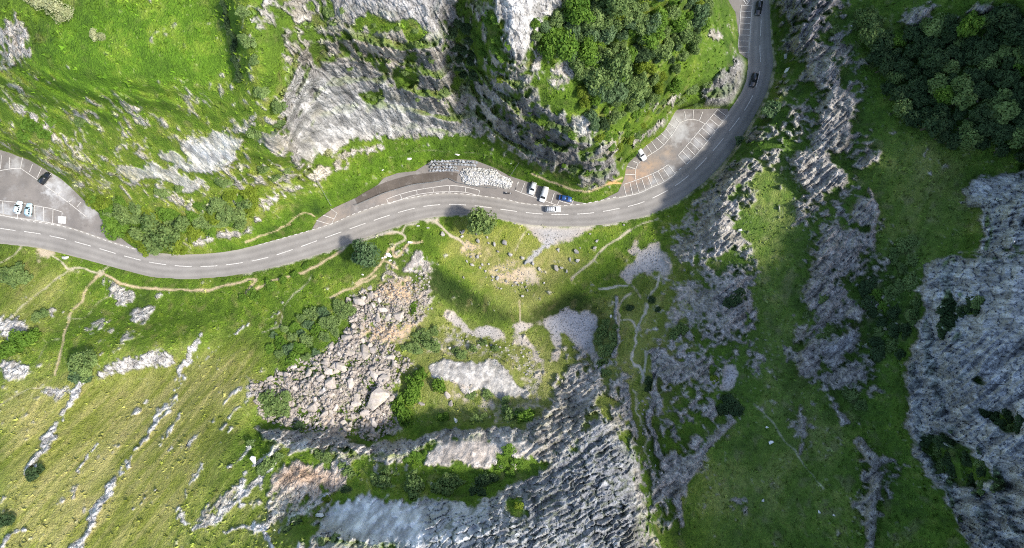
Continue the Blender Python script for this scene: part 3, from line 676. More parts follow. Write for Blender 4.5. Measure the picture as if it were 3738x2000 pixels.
# ------------------------------------------------------------------ what each spot really is
n_brk = n_mid * .50 + n_fine * .36 + n_str * .42 + n_big * .25
rk = sstep(-.10, .10, rock - .5 + n_brk * 1.25 * np.sqrt(np.clip(4 * rock * (1 - rock), 0, 1)))
rk *= 1 - near
dt = sstep(-.26, .26, dirt - .48 + (n_fine * .80 + n_mid * .46) * (dirt > .01) * (1 - np.abs(dirt * 2 - 1) ** 4))
dt = np.maximum(dt, sstep(-.30, .30, dirtl - .46 + (n_fine * .50 + n_mid * .40) * (dirtl > .01)) * np.clip(dirtl * 1.25, 0, 1))
dt *= (1 - asph_s)

# ------------------------------------------------------------------ relief
dWX, dWY = 0, 0
steep = np.hypot(np.gradient(h0, axis=0) / np.maximum(1e-3, np.abs(np.gradient(WY, axis=0)) + .03), np.gradient(h0, axis=1) / np.maximum(1e-3, np.abs(np.gradient(WX, axis=1)) + .03))
steep = blur(np.clip(steep, 0, 6).astype(np.float32), 3)
cliff = sstep(.9, 2.6, steep)
r1 = ridged(WX / 9, WY / 9, WZ / 16, 3) - .5
r2 = ridged(WX / 3.2, WY / 3.2, WZ / 5, 3) - .5
r3 = fbm(WX / 1.0, WY / 1.0, WZ / 1.7, 3)
beds = np.abs(((WZ + .35 * WX + .8 * n_mid) / 2.6) % 1 - .5) * 2
r0 = ridged(WX / 17, WY / 17, WZ / 60, 3) - .5
rel = np.maximum(rk, .6 * cliff) * r0 * 3.0 * cliff * (1 - .8 * block)
rel = rel + rk * (r1 * (1.5 + 1.7 * cliff) + r2 * (1.0 + 1.2 * cliff) + r3 * (.42 + .45 * cliff) + beds * .35 * cliff)
rel = rel * (1 - .62 * np.maximum(block, slick)) + rk * .18
north = sstep(760, 640, V) * (1 - block)
eastw = sstep(3230, 3330, U) * sstep(560, 640, V)
rel += cliff * eastw * .75 * np.sin(2 * math.pi * (h0 + 2.4 * n_mid + 3.5 * n_big + .35 * WY) / 6.5)
rel += cliff * north * (1.25 + 1.2 * n_big) * np.sin(2 * math.pi * (h0 + 3.2 * n_mid + 5.0 * n_big + .12 * WX) / 8.5)      # stepped ledges of the northern faces
# blocky bedding of the big southern slab wall: courses of jointed blocks
th = math.radians(-27)
bu = (U * math.cos(th) + V * math.sin(th) + wu * 38) / 54.0
bv = (-U * math.sin(th) + V * math.cos(th) + wv * 26) / 20.0
def worley(x, y):
    xi = np.floor(x).astype(int); yi = np.floor(y).astype(int)
    d1 = np.full(x.shape, 9., np.float32); d2 = np.full(x.shape, 9., np.float32); idv = np.zeros(x.shape, np.float32)
    for a in (-1, 0, 1):
        for b in (-1, 0, 1):
            hx = _perm[_perm[(xi + a) & 255] + ((yi + b) & 255)]
            px = xi + a + (hx / 255.0) * .9; py = yi + b + (_perm[hx + 7] / 255.0) * .9
            d = np.hypot(x - px, y - py).astype(np.float32)
            c = d < d1
            d2 = np.where(c, d1, np.minimum(d2, d)); idv = np.where(c, _perm[hx + 91] / 255.0, idv); d1 = np.where(c, d, d1)
    return d1, d2 - d1, idv.astype(np.float32)
w1, e1, id1 = worley(bu, bv)
rel += block * rk * (.35 + .9 * sstep(-.35, .45, n_big + .6 * n_mid)) * ((id1 - .5) * .95 - (1 - sstep(0, .12, e1)) * .7 + (sstep(.15, .85, bv % 1) * .85 - .42) * (.3 + .65 * sstep(-.3, .3, n_mid)) + (r2 * .5 + r3 * .25))
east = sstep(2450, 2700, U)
mass = blur(sstep(.45, .7, rock) * east, 2)
rel += mass * (1 - cliff) * 2.2
# tilted bedding of the southern and eastern outcrops: ribs running up to the right
b_al = .74 * WX + .67 * WY; b_ac = .67 * WX - .74 * WY + WZ * .6
bed = ridged(b_ac / 2.3 + wu * .5, b_al / 15, WZ * 0, 2) - .5
bed2 = ridged(b_ac / .9 + wv * .4, b_al / 6, WZ * 0 + 7, 2) - .5
bedm = np.maximum(east * (1 - sstep(3230, 3330, U) * sstep(560, 640, V)), sstep(1180, 1260, V) * sstep(1850, 2000, U)) * (1 - scree)
rel += rk * bedm * (1 - .5 * block) * (bed * 1.9 + bed2 * .9)
w4, e4, id4 = worley(WX / 1.25 + WZ / 5.5, WY / 1.1 - WZ / 6.5)
rel += rk * (1 - scree) * (1 - .7 * np.maximum(block, slick)) * ((id4 - .5) * (.40 + .35 * cliff) - (1 - sstep(0, .16, e4)) * (.25 + .3 * cliff))
# broken rubble
w2, e2, id2 = worley(WX / 1.5 + 40, WY / 1.3)
w3, e3, id3 = worley(WX / 3.4 + 80, WY / 2.8)
rel += scree * (1 - near) * ((id2 - .5) * .5 - (1 - sstep(0, .2, e2)) * .35 + (id3 - .5) * .7 - (1 - sstep(0, .12, e3)) * .4) * (1 - .7 * sstep(.4, .8, dirt))
# turf
gm = (1 - rk) * (1 - dt)
rel += gm * (fbm(WX / 7, WY / 7, WZ / 7, 2) * .35 + fbm(WX / 1.3, WY / 1.3, WZ / 1.3, 2) * .26) * (1 - .65 * smooth)
rel += gm * (1 - smooth) * np.maximum(0, n_mid) * .5
rel *= (1 - near)
hh = h0 + rel.astype(np.float32)
base = np.maximum(h0 * (1 - .85 * near), .06)
hh = hh * (1 - near) + base * near
hh = hh * (1 - asph_s) + (-.35) * asph_s
hh = hh.astype(np.float32)
WX, WY, WZ = to_world(U, V, hh)
# turf takes hold on the ledges of the faces
def grid_nz(h):
    hb = blur(h, 2); x, y, z = to_world(U, V, hb)
    a = [np.gradient(c, axis=1) for c in (x, y, z)]; b = [np.gradient(c, axis=0) for c in (x, y, z)]
    n = np.cross(np.stack(b, -1), np.stack(a, -1)); return n[..., 2] / (np.linalg.norm(n, axis=-1) + 1e-9)
nzf = grid_nz(hh)
ledge = sstep(.40, .68, nzf + n_fine * .14) * cliff * (1 - block) * (1 - sstep(.86, .97, rock)) * (1 - near)
rk = rk * (1 - .85 * ledge)

# ------------------------------------------------------------------ albedo
def C3(*c): return np.array(c, np.float32)
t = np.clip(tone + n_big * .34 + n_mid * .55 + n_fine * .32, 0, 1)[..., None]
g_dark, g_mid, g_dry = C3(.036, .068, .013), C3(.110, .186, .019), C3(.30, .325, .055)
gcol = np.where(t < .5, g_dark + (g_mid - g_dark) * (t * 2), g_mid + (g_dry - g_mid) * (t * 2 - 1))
along = -.5 * WX - .865 * WY; across = .865 * WX - .5 * WY
n_ol = fbm(across / 1.5, along / 14, WZ * 0, 3)
ol = np.clip(olive + n_mid * .15 * (olive > .05), 0, 1)[..., None]
ocol = C3(.205, .226, .042) + (C3(.385, .345, .125) - C3(.205, .226, .042)) * np.clip(.45 + n_big * .9 + n_mid * .6 + n_ol * 1.5, 0, 1)[..., None]
gcol = gcol * (1 - ol) + ocol * ol
fl = ((fbm(WX / .9, WY / .9, WZ / .9, 2) > .42) & (n_big + n_mid > -.1) & (rock < .5)).astype(np.float32)[..., None] * .45     # seed heads and small flowers
gcol = gcol * (1 - fl) + C3(.36, .36, .16) * fl
straw = sstep(.1, .45, fbm(WX / 3 + 70, WY / 3, WZ / 3, 3))[..., None] * .36 * (1 - smooth[..., None] * .7)
gcol = gcol * (1 - straw) + C3(.26, .215, .095) * straw
viv = np.zeros(shape, np.float32)
paint(viv, 1, A((180, 540), (120, 250), (330, 40), (700, -60), (1000, -60), (1180, 250), (1230, 420), (1000, 460), (750, 540), (500, 560)), 16, 25)
paint(viv, .8, F((840, 470), (960, 380), (1060, 345), (1190, 345), (1300, 405), (1460, 480), (1560, 460), (1540, 490), (1420, 495), (1250, 440), (1060, 395), (900, 470), (820, 530), (700, 600), (460, 640), (560, 600), (700, 560)), 6, 12)
gcol = gcol * (1 + viv[..., None] * C3(-.12, .015, -.2))          # lush, heavily watered turf
gcol = gcol * (1 + east[..., None] * C3(-.20, -.13, .15))         # cooler, darker sward on the eastern side
wn = (worn * np.clip(.55 + n_mid * .9 + n_fine * .7, 0, 1))[..., None]
gcol = gcol * (1 - wn) + C3(.33, .265, .145) * wn
rv = (.92 + .55 * n_str + .34 * n_fine + .22 * n_big)[..., None]
dull = 1.10 - .12 * sstep(2350, 2750, U) * (1 - .35 * sstep(3250, 3400, U) * sstep(850, 1000, V))      # darker limestone on the eastern side
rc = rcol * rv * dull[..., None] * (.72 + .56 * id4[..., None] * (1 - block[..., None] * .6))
pit = ((1 - sstep(.02, .11, e4)) * .45 + sstep(.22, .5, r3) * .35 + (1 - sstep(-.25, .05, bed)) * bedm * .45)[..., None] * (1 - np.maximum(scree, .75 * slick)[..., None])  # dirt in the cracks, plus recess shade between beds put into the colour
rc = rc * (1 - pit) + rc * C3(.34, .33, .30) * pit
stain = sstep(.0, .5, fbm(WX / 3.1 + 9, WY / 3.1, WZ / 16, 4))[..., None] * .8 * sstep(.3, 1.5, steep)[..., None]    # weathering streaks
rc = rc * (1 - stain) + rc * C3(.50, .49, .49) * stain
lich = sstep(.12, .5, n_mid + .5 * n_fine)[..., None] * .28
rc = rc * (1 - lich) + C3(.30, .27, .16) * lich
rsc = C3(.415, .365, .318) * (.72 + .55 * id2[..., None]) * (1 + .2 * n_fine[..., None])
rc = rc * (1 - scree[..., None]) + rsc * scree[..., None]
gap = (scree * (1 - sstep(.02, .13, e2)))[..., None] * .35
rc = rc * (1 - gap) + C3(.16, .12, .085) * gap
joint = (block * (1 - sstep(.03, .20, e1 + n_mid * .12)))[..., None] * .62
rc = rc * (1 - joint) + C3(.075, .098, .035) * joint                  # turf and soil in the joints
rc *= (1 + (id1[..., None] - .5) * .35 * block[..., None])
dc = dcol * (1 + .16 * n_fine + .12 * n_mid)[..., None]
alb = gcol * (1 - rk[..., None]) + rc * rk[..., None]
alb = alb * (1 - dt[..., None]) + dc * dt[..., None]
alb = np.clip(alb, .008, .8).astype(np.float32)

# ------------------------------------------------------------------ materials
def new_mat(name):
    m = bpy.data.materials.new(name); m.use_nodes = True
    nt = m.node_tree
    bs = nt.nodes['Principled BSDF']
    return m, nt, bs
def nd(nt, t, **k):
    n = nt.nodes.new(t)
    for a, b in k.items(): setattr(n, a, b)
    return n
def noise(nt, vec, scale, detail=4, rough=.55):
    n = nd(nt, 'ShaderNodeTexNoise'); n.inputs['Scale'].default_value = scale; n.inputs['Detail'].default_value = detail; n.inputs['Roughness'].default_value = rough
    nt.links.new(vec, n.inputs['Vector']); return n.outputs['Fac']
def maprange(nt, v, a, b, c, d):
    n = nd(nt, 'ShaderNodeMapRange'); nt.links.new(v, n.inputs[0])
    for i, x in enumerate((a, b, c, d)): n.inputs[i + 1].default_value = x
    return n.outputs[0]
def mul_col(nt, c, f):
    n = nd(nt, 'ShaderNodeVectorMath', operation='SCALE'); nt.links.new(c, n.inputs[0]); nt.links.new(f, n.inputs['Scale']); return n.outputs[0]
def mixc(nt, f, a, b):
    n = nd(nt, 'ShaderNodeMix', data_type='RGBA')
    for s, x in ((n.inputs[0], f), (n.inputs[6], a), (n.inputs[7], b)):
        if isinstance(x, (tuple, list)): s.default_value = tuple(x) + (1,) if len(x) == 3 else x
        elif isinstance(x, (int, float)): s.default_value = x
        else: nt.links.new(x, s)
    return n.outputs[2]
def math_n(nt, op, a, b=None):
    n = nd(nt, 'ShaderNodeMath', operation=op)
    for i, x in enumerate((a, b)):
        if x is None: continue
        if isinstance(x, (int, float)): n.inputs[i].default_value = x
        else: nt.links.new(x, n.inputs[i])
    return n.outputs[0]
def bump(nt, h, dist, strength=1.0):
    n = nd(nt, 'ShaderNodeBump'); n.inputs['Distance'].default_value = dist; n.inputs['Strength'].default_value = strength
    nt.links.new(h, n.inputs['Height']); return n.outputs[0]

def terrain_mat():
    m, nt, bs = new_mat('terrain')
    at = nd(nt, 'ShaderNodeAttribute', attribute_name='albedo')
    ar = nd(nt, 'ShaderNodeAttribute', attribute_name='rock')
    pos = nd(nt, 'ShaderNodeNewGeometry').outputs['Position']
    mp = nd(nt, 'ShaderNodeMapping'); mp.inputs['Scale'].default_value = (1, 1, .4); nt.links.new(pos, mp.inputs['Vector'])
    f1 = noise(nt, pos, 2.4, 3, .65); f2 = noise(nt, mp.outputs[0], 1.1, 5, .62)
    k = math_n(nt, 'ADD', math_n(nt, 'ADD', 1.0, math_n(nt, 'MULTIPLY', at.outputs['Alpha'], maprange(nt, f1, .28, .72, -.28, .28))), math_n(nt, 'MULTIPLY', maprange(nt, f2, .2, .8, -.45, .45), math_n(nt, 'ADD', .35, math_n(nt, 'MULTIPLY', ar.outputs['Fac'], .65))))
    nt.links.new(mul_col(nt, at.outputs['Color'], k), bs.inputs['Base Color'])
    vo = nd(nt, 'ShaderNodeTexVoronoi', feature='DISTANCE_TO_EDGE'); vo.inputs['Scale'].default_value = .7; nt.links.new(mp.outputs[0], vo.inputs['Vector'])
    cr = maprange(nt, vo.outputs['Distance'], 0, .14, 0, 1)
    hr = math_n(nt, 'ADD', math_n(nt, 'MULTIPLY', f2, 1.6), math_n(nt, 'MULTIPLY', cr, .35))
    hg = f1
    mix = nd(nt, 'ShaderNodeMix', data_type='FLOAT'); nt.links.new(ar.outputs['Fac'], mix.inputs[0]); nt.links.new(hg, mix.inputs[2]); nt.links.new(hr, mix.inputs[3])
    bn = nd(nt, 'ShaderNodeBump'); bn.inputs['Distance'].default_value = .75
    nt.links.new(math_n(nt, 'MULTIPLY', at.outputs['Alpha'], .9), bn.inputs['Strength']); nt.links.new(mix.outputs[0], bn.inputs['Height'])
    nt.links.new(bn.outputs[0], bs.inputs['Normal'])
    bs.inputs['Roughness'].default_value = .95
    bs.inputs['Specular IOR Level'].default_value = .12
    return m
MT = {'terrain': terrain_mat()}

# ------------------------------------------------------------------ terrain meshes
def grid_normals():
    du = np.stack([np.gradient(a, axis=1) for a in (WX, WY, WZ)], -1); dv = np.stack([np.gradient(a, axis=0) for a in (WX, WY, WZ)], -1)
    n = np.cross(dv, du); n /= np.linalg.norm(n, axis=-1, keepdims=True) + 1e-9
    return n.astype(np.float32)
GN = grid_normals()
VCO = np.stack([WX, WY, WZ], -1).reshape(-1, 3).astype(np.float32)
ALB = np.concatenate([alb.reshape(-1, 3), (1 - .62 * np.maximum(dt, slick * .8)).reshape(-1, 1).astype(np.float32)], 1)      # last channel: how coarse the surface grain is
RKF = (rk * (1 - .75 * slick)).reshape(-1).astype(np.float32)
GNF = GN.reshape(-1, 3)

cellu = (U[:-1, :-1] + U[1:, 1:]) / 2; cellv = (V[:-1, :-1] + V[1:, 1:]) / 2
region = np.zeros(cellu.shape, np.int32)
CLIFFS = [
    ('north amphitheatre', B((230, 400), (200, 230), (330, 60), (480, -400), (1140, -400), (1150, 300), (1110, 645), (1000, 668), (800, 664), (600, 702), (450, 725), (350, 785), (250, 842), (200, 822), (190, 620), (200, 520))),
    ('spur', [(p[0], p[1]) for p in B((1150, -400), (1700, -400), (1580, 0), (1490, 120), (1400, 290), (1450, 330)) + C((200, 300), (330, 230), (330, 400), (300, 560), (440, 700), (580, 790), (592, 862), (500, 922), (400, 932), (250, 882), (100, 802), (-20, 720)) + B((1250, 705), (1110, 640), (1150, 300))]),
    ('southern slab wall', G((350, 1260), (440, 1180), (600, 1125), (800, 1150), (1040, 1150), (1130, 1172), (1378, 1050), (1500, 1000), (1640, 880), (1730, 730), (1800, 740), (1860, 830), (1940, 880), (1960, 1000), (1990, 1200), (2010, 1378), (2030, 1800), (600, 1800), (700, 1362), (520, 1312))),
    ('eastern wall', D((1060, 950), (1150, 890), (1378, 860), (4000, 850)) + L((4000, 3000), (1500, 1900), (1100, 1378), (950, 1100), (820, 900), (800, 780), (780, 500), (850, 350), (870, 200), (880, 60), (1100, -100), (1180, -190), (1180, -280))),
]
for i, (nm, pg) in enumerate(CLIFFS):
    region[inside(pg, cellu, cellv)] = i + 1
jj, ii = np.meshgrid(np.arange(NV - 1), np.arange(NU - 1), indexing='ij')
v00 = (jj * NU + ii); quads = np.stack([v00, v00 + NU, v00 + NU + 1, v00 + 1], -1)

def terrain_obj(name, sel):
    q = quads[sel].reshape(-1, 4)
    used, inv = np.unique(q, return_inverse=True)
    inv = inv.reshape(-1)
    me = bpy.data.meshes.new(name)
    n = len(q)
    me.vertices.add(len(used)); me.loops.add(n * 4); me.polygons.add(n)
    me.vertices.foreach_set('co', VCO[used].ravel())
    me.loops.foreach_set('vertex_index', inv.astype(np.int32))
    me.polygons.foreach_set('loop_start', (np.arange(n) * 4).astype(np.int32))
    me.polygons.foreach_set('use_smooth', np.ones(n, bool))
    me.update(calc_edges=True)
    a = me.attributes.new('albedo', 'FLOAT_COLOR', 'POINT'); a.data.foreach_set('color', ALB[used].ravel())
    b = me.attributes.new('rock', 'FLOAT', 'POINT'); b.data.foreach_set('value', RKF[used])
    me.normals_split_custom_set_from_vertices(GNF[used])
    me.materials.append(MT['terrain'])
    o = bpy.data.objects.new(name, me); col.objects.link(o)
    o['kind'] = 'structure'
    return o
terrain_obj('hillside_ground', region == 0)
for i, (nm, pg) in enumerate(CLIFFS):
    terrain_obj('limestone_cliff', region == i + 1)

def sample(F2, u, v):
    iu = np.clip(np.searchsorted(us, u) - 1, 0, NU - 2); iv = np.clip(np.searchsorted(vs, v) - 1, 0, NV - 2)
    a = (u - us[iu]) / (us[iu + 1] - us[iu]); b = (v - vs[iv]) / (vs[iv + 1] - vs[iv])
    return F2[iv, iu] * (1 - a) * (1 - b) + F2[iv, iu + 1] * a * (1 - b) + F2[iv + 1, iu] * (1 - a) * b + F2[iv + 1, iu + 1] * a * b
def ground(u, v):
    """point of the terrain surveyed at photograph position (u, v)"""
    h = float(sample(hh, u, v)); k = (H - h) / FPX
    return Vector(((u - UC) * k, -(v - VC) * k, h))
def at_height(u, v, h):
    k = (H - h) / FPX
    return Vector(((u - UC) * k, -(v - VC) * k, h))
def flat(p, z=0.0):
    v = at_height(p[0], p[1], 0.0); v.z = z
    return v

# ------------------------------------------------------------------ asphalt, markings
def asphalt_mat(name, c0, c1, uv=False, stains=0.0, spots=()):
    m, nt, bs = new_mat(name)
    pos = nd(nt, 'ShaderNodeNewGeometry').outputs['Position']
    n1 = noise(nt, pos, .22, 5, .6); n2 = noise(nt, pos, 5.0, 3, .7); n3 = noise(nt, pos, .07, 3, .5)
    c = mixc(nt, maprange(nt, n1, .3, .7, 0, 1), c0, c1)
    k = math_n(nt, 'MULTIPLY', maprange(nt, n2, .2, .8, .82, 1.18), maprange(nt, n3, .3, .7, .90, 1.10))
    if uv:
        tex = nd(nt, 'ShaderNodeUVMap').outputs[0]
        sep = nd(nt, 'ShaderNodeSeparateXYZ'); nt.links.new(tex, sep.inputs[0])
        x = sep.outputs[0]
        wob = math_n(nt, 'ADD', x, maprange(nt, noise(nt, pos, .05, 2), 0, 1, -.03, .03))
        # polished wheel tracks of both lanes, paler gritty edges
        s = math_n(nt, 'SINE', math_n(nt, 'MULTIPLY', wob, 4 * math.pi * 2))
        k = math_n(nt, 'MULTIPLY', k, maprange(nt, s, -1, 1, .90, 1.07))
        e = math_n(nt, 'ABSOLUTE', math_n(nt, 'SUBTRACT', wob, .5))
        c = mixc(nt, maprange(nt, e, .40, .49, 0, .55), c, (.33, .30, .255))
    if stains:
        sp = maprange(nt, noise(nt, pos, .35, 4, .6), .56, .72, 0, stains)
        c = mixc(nt, sp, c, (.34, .33, .32))
        sd = maprange(nt, noise(nt, pos, .5, 4, .6), .30, .40, stains, 0)
        c = mixc(nt, sd, c, (.07, .06, .055))
    for (sx, sy, sr, sc_) in spots:          # dusty and sandy stains on the surface
        d = nd(nt, 'ShaderNodeVectorMath', operation='DISTANCE'); nt.links.new(pos, d.inputs[0]); d.inputs[1].default_value = (sx, sy, 0)
        dd = math_n(nt, 'ADD', d.outputs['Value'], maprange(nt, noise(nt, pos, .45, 4, .7), .2, .8, -sr * .9, sr * .9))
        c = mixc(nt, maprange(nt, dd, 0, sr * 1.15, .55, 0), c, sc_)
    nt.links.new(mul_col(nt, c, k), bs.inputs['Base Color'])
    nt.links.new(bump(nt, n2, .02, .6), bs.inputs['Normal'])
    bs.inputs['Roughness'].default_value = .88
    bs.inputs['Specular IOR Level'].default_value = .25
    return m
SPOTS = []
for T, x, y, r_, c_ in ((Z4, 740, 380, 5.5, (.46, .45, .43)), (Z4, 800, 450, 4.0, (.36, .36, .35)), (Z4, 1170, 410, 2.4, (.42, .42, .42)), (Z4, 1020, 590, 2.4, (.42, .42, .42)), (Z4, 870, 770, 2.2, (.40, .41, .41)), (Z4, 680, 940, 2.2, (.40, .41, .41)), (Z4, 470, 1080, 1.8, (.40, .41, .41)),
                        (Z4, 340, 970, 3.5, (.46, .29, .17)), (Z4, 480, 850, 3.0, (.40, .28, .18)), (Z4, 640, 720, 2.4, (.36, .27, .19)), (Z4, 180, 1040, 3.5, (.46, .30, .20)), (Z1, 700, 560, 5.0, (.50, .49, .48)), (Z1, 600, 480, 3.5, (.55, .55, .54)), (Z1, 1010, 790, 3.2, (.56, .55, .53)), (Z1, 170, 260, 3.0, (.50, .49, .47)), (Z1, 60, 800, 3.4, (.52, .53, .53)), (Z1, 440, 850, 3.0, (.5, .51, .51)), (B, 430, 1090, 6, (.38, .30, .23)), (B, 700, 1000, 5, (.30, .25, .21))):
    p_ = flat(T((x, y))[0]); SPOTS.append((p_.x, p_.y, r_, c_))
MT['road'] = asphalt_mat('road_asphalt', (.212, .196, .178), (.258, .240, .218), True, .16)
MT['park'] = asphalt_mat('car_park_asphalt', (.165, .150, .138), (.225, .202, .182), False, .35, SPOTS)
def paint_mat(name, c, wear=.42):
    m, nt, bs = new_mat(name)
    pos = nd(nt, 'ShaderNodeNewGeometry').outputs['Position']
    f = maprange(nt, noise(nt, pos, 3.5, 4, .7), .34, .60, 1, 0)
    nt.links.new(mixc(nt, math_n(nt, 'MULTIPLY', f, wear), c, (.24, .22, .20)), bs.inputs['Base Color'])
    bs.inputs['Roughness'].default_value = .7
    return m
MT['line'] = paint_mat('road_paint', (.68, .65, .595), .7)
MT['line_dim'] = paint_mat('worn_road_paint', (.66, .63, .58), .6)

def link(name, me, mat=None, parent=None):
    o = bpy.data.objects.new(name, me); col.objects.link(o)
    if mat is not None and len(me.materials) == 0: me.materials.append(mat)
    if parent is not None: o.parent = parent
    return o
def mesh_from(verts, faces, name='mesh', smooth=False):
    me = bpy.data.meshes.new(name); me.from_pydata([tuple(v) for v in verts], [], faces); me.update()
    if smooth: me.polygons.foreach_set('use_smooth', [True] * len(me.polygons))
    return me

def resample(pts, n):
    pts = np.array(pts, float)
    d = np.concatenate([[0], np.cumsum(np.linalg.norm(np.diff(pts, axis=0), axis=1))])
    t = np.linspace(0, d[-1], n)
    return np.stack([np.interp(t, d, pts[:, 0]), np.interp(t, d, pts[:, 1])], 1)

def build_road():
    c = np.array(spline(CENTRE, 6)); up = np.array(spline(ROAD_UP, 8)); lo = np.array(spline(ROAD_LO, 8))
    tan = np.gradient(c, axis=0); tan /= np.linalg.norm(tan, axis=1, keepdims=True)
    nrm = np.stack([tan[:, 1], -tan[:, 0]], 1)         # towards the upper edge
    def reach(edge, sgn):
        out = []
        for p, t, n in zip(c, tan, nrm):
            d = edge - p
            al = np.abs(d @ t); off = d @ n * sgn
            sc = al + np.where(off < 0, 1e4, 0)
            j = np.argsort(sc)[:2]; w = 1 / (al[j] + 1e-3); out.append((off[j] * w).sum() / w.sum())
        out = np.array(out)
        k = np.ones(9) / 9
        return np.convolve(np.pad(out, 4, mode='edge'), k, mode='valid')
    ru = reach(up, 1); rl = reach(lo, -1)
    verts = []; uvs = []
    fr = [0, .06, .5, .94, 1]
    for i in range(len(c)):
        a = c[i] + nrm[i] * (ru[i] + 2); b = c[i] - nrm[i] * (rl[i] + 6)
        for f in (0, .08, .25, .5, .75, .92, 1):
            p = a + (b - a) * f
            verts.append(flat(p, .012 + .05 * (1 - (2 * f - 1) ** 2)))
            uvs.append((f, i * .1))
    m = 7
    faces = []
    for i in range(len(c) - 1):
        for k in range(m - 1):
            faces.append((i * m + k, i * m + k + 1, (i + 1) * m + k + 1, (i + 1) * m + k))
    me = mesh_from(verts, faces, 'road', True)
    if me.polygons[0].normal.z < 0: me.flip_normals()
    ul = me.uv_layers.new(name='UVMap')
    for lp in me.loops: ul.data[lp.index].uv = uvs[lp.vertex_index]
    o = link('road', me, MT['road']); o['kind'] = 'structure'
    return o
road = build_road()

def flat_poly(name, pts, z, mat):
    bm = bmesh.new()
    vs_ = [bm.verts.new(flat(p, z)) for p in pts]
    f = bm.faces.new(vs_); bmesh.ops.triangulate(bm, faces=[f])
    bmesh.ops.recalc_face_normals(bm, faces=bm.faces)
    if sum(fc.normal.z for fc in bm.faces) < 0: bmesh.ops.reverse_faces(bm, faces=bm.faces)
    me = bpy.data.meshes.new(name); bm.to_mesh(me); bm.free()
    o = link(name, me, mat); o['kind'] = 'structure'
    return o
def smooth_closed(pts): return densify(pts + [pts[0]], 400)[:-1]
parks = [flat_poly('car_park', p, .0 + .002 * i, MT['park']) for i, p in enumerate((PARK_L, PARK_M, PARK_R, PARK_T))]

def strip(pts, w, z, n=None):
    """a painted line of real width w (metres) along pts (photograph positions)"""
    P = [flat(p) for p in pts]
    verts = []
    for i, p in enumerate(P):
        t = (P[min(i + 1, len(P) - 1)] - P[max(i - 1, 0)]); t.z = 0; t.normalize()
        nn = Vector((-t.y, t.x, 0)) * w / 2
        verts += [p + nn + Vector((0, 0, z)), p - nn + Vector((0, 0, z))]
    faces = [(2 * i, 2 * i + 1, 2 * i + 3, 2 * i + 2) for i in range(len(P) - 1)]
    me = mesh_from(verts, faces, 'line')
    if me.polygons[0].normal.z < 0: me.flip_normals()
    return me
def dashes(pts, on, off, w, z, name, mat, parent, start=0.0):
    d = np.array(spline(pts, 10)); s = np.concatenate([[0], np.cumsum(np.linalg.norm(np.diff(d, axis=0), axis=1))])
    t = start
    while t + on < s[-1]:
        q = np.linspace(t, t + on, 4)
        link(name, strip([(np.interp(x, s, d[:, 0]), np.interp(x, s, d[:, 1])) for x in q], w, z), mat, parent)
        t += on + off
dashes(CENTRE, 62, 32, .21, .085, 'centre_line_dash', MT['line'], road, 20)
EDGE_DOT1 = A((-100, 1060), (0, 1080), (130, 1108), (300, 1135), (420, 1168), (560, 1218), (700, 1258))
EDGE_DOT2 = B((60, 1232), (200, 1193), (420, 1128), (560, 1068), (700, 1024), (850, 990), (1000, 970), (1170, 985), (1300, 1001)) + C((60, 1019), (150, 1030), (260, 1034), (400, 1022), (560, 988))
EDGE_DOT3 = C((840, 872), (870, 850), (900, 828))
dashes(EDGE_DOT1, 12, 10, .2, .09, 'edge_line_dash', MT['line_dim'], road)
dashes(EDGE_DOT2, 12.5, 10, .2, .09, 'edge_line_dash', MT['line'], road)
dashes(EDGE_DOT3, 12, 10, .2, .09, 'edge_line_dash', MT['line'], road)

def bay(par, segs, mat=None, w=.17):
    for s in segs: link('bay_line', strip(s, w, .1), mat or MT['line'], par)
# roadside bays of the middle lay-by
up = Z2((405, 750), (585, 685), (800, 630), (1015, 595), (1235, 570), (1450, 590), (1635, 635)); lo = Z2((430, 815), (605, 750), (810, 690), (1025, 660), (1240, 652), (1445, 660), (1620, 705))
bay(parks[1], [spline(up, 4), spline(lo, 4)] + [[a, b] for a, b in zip(up, lo)])
bay(parks[1], [Z6((0, 465), (190, 545), (380, 610), (570, 675), (740, 740), (960, 805), (1150, 880), (1330, 945))] + [Z6(a, b) for a, b in (((100, 200), (10, 465)), ((300, 250), (190, 545)), ((470, 340), (375, 610)), ((660, 400), (575, 670)), ((1045, 490), (960, 800)), ((1235, 555), (1140, 860)), ((1390, 790), (1330, 930)), ((1830, 780), (1780, 915)), ((1390, 795), (1780, 915)))], None, .18)
bay(parks[1], [Z3((430, 385), (370, 525)), B((420, 1047), (456, 1072), (426, 1130), (352, 1108)), B((385, 1082), (440, 1100))])
# right lay-by
bay(parks[2], [spline(Z4((380, 765), (450, 720), (520, 675), (590, 620), (650, 550), (720, 460), (790, 350), (870, 308), (960, 298), (1040, 315), (1110, 352)), 4), spline(Z4((238, 1050), (240, 940), (262, 870), (300, 822)), 4)])
bay(parks[2], [Z4(a, b) for a, b in (((300, 650), (375, 765)), ((372, 615), (440, 712)), ((435, 567), (508, 672)), ((498, 522), (592, 612)), ((555, 465), (650, 548)), ((605, 402), (690, 495)), ((655, 342), (742, 405)), ((745, 285), (792, 338)), ((855, 190), (875, 302)), ((970, 175), (960, 298)), ((1085, 200), (1040, 315)), ((110, 985), (237, 990)), ((120, 880), (245, 920)), ((210, 820), (278, 852)))])
a0, a1 = resample(Z4((775, 750), (1270, 170)), 11), resample(Z4((880, 860), (1000, 740), (1110, 612), (1200, 500), (1290, 380), (1390, 262)), 11)
bay(parks[2], [list(map(tuple, a0)), list(map(tuple, resample(Z4((880, 860), (1000, 740), (1110, 612), (1200, 500), (1290, 380), (1390, 262), (1415, 235)), 14)))] + [[tuple(a0[i]), tuple(a1[i])] for i in range(11)])
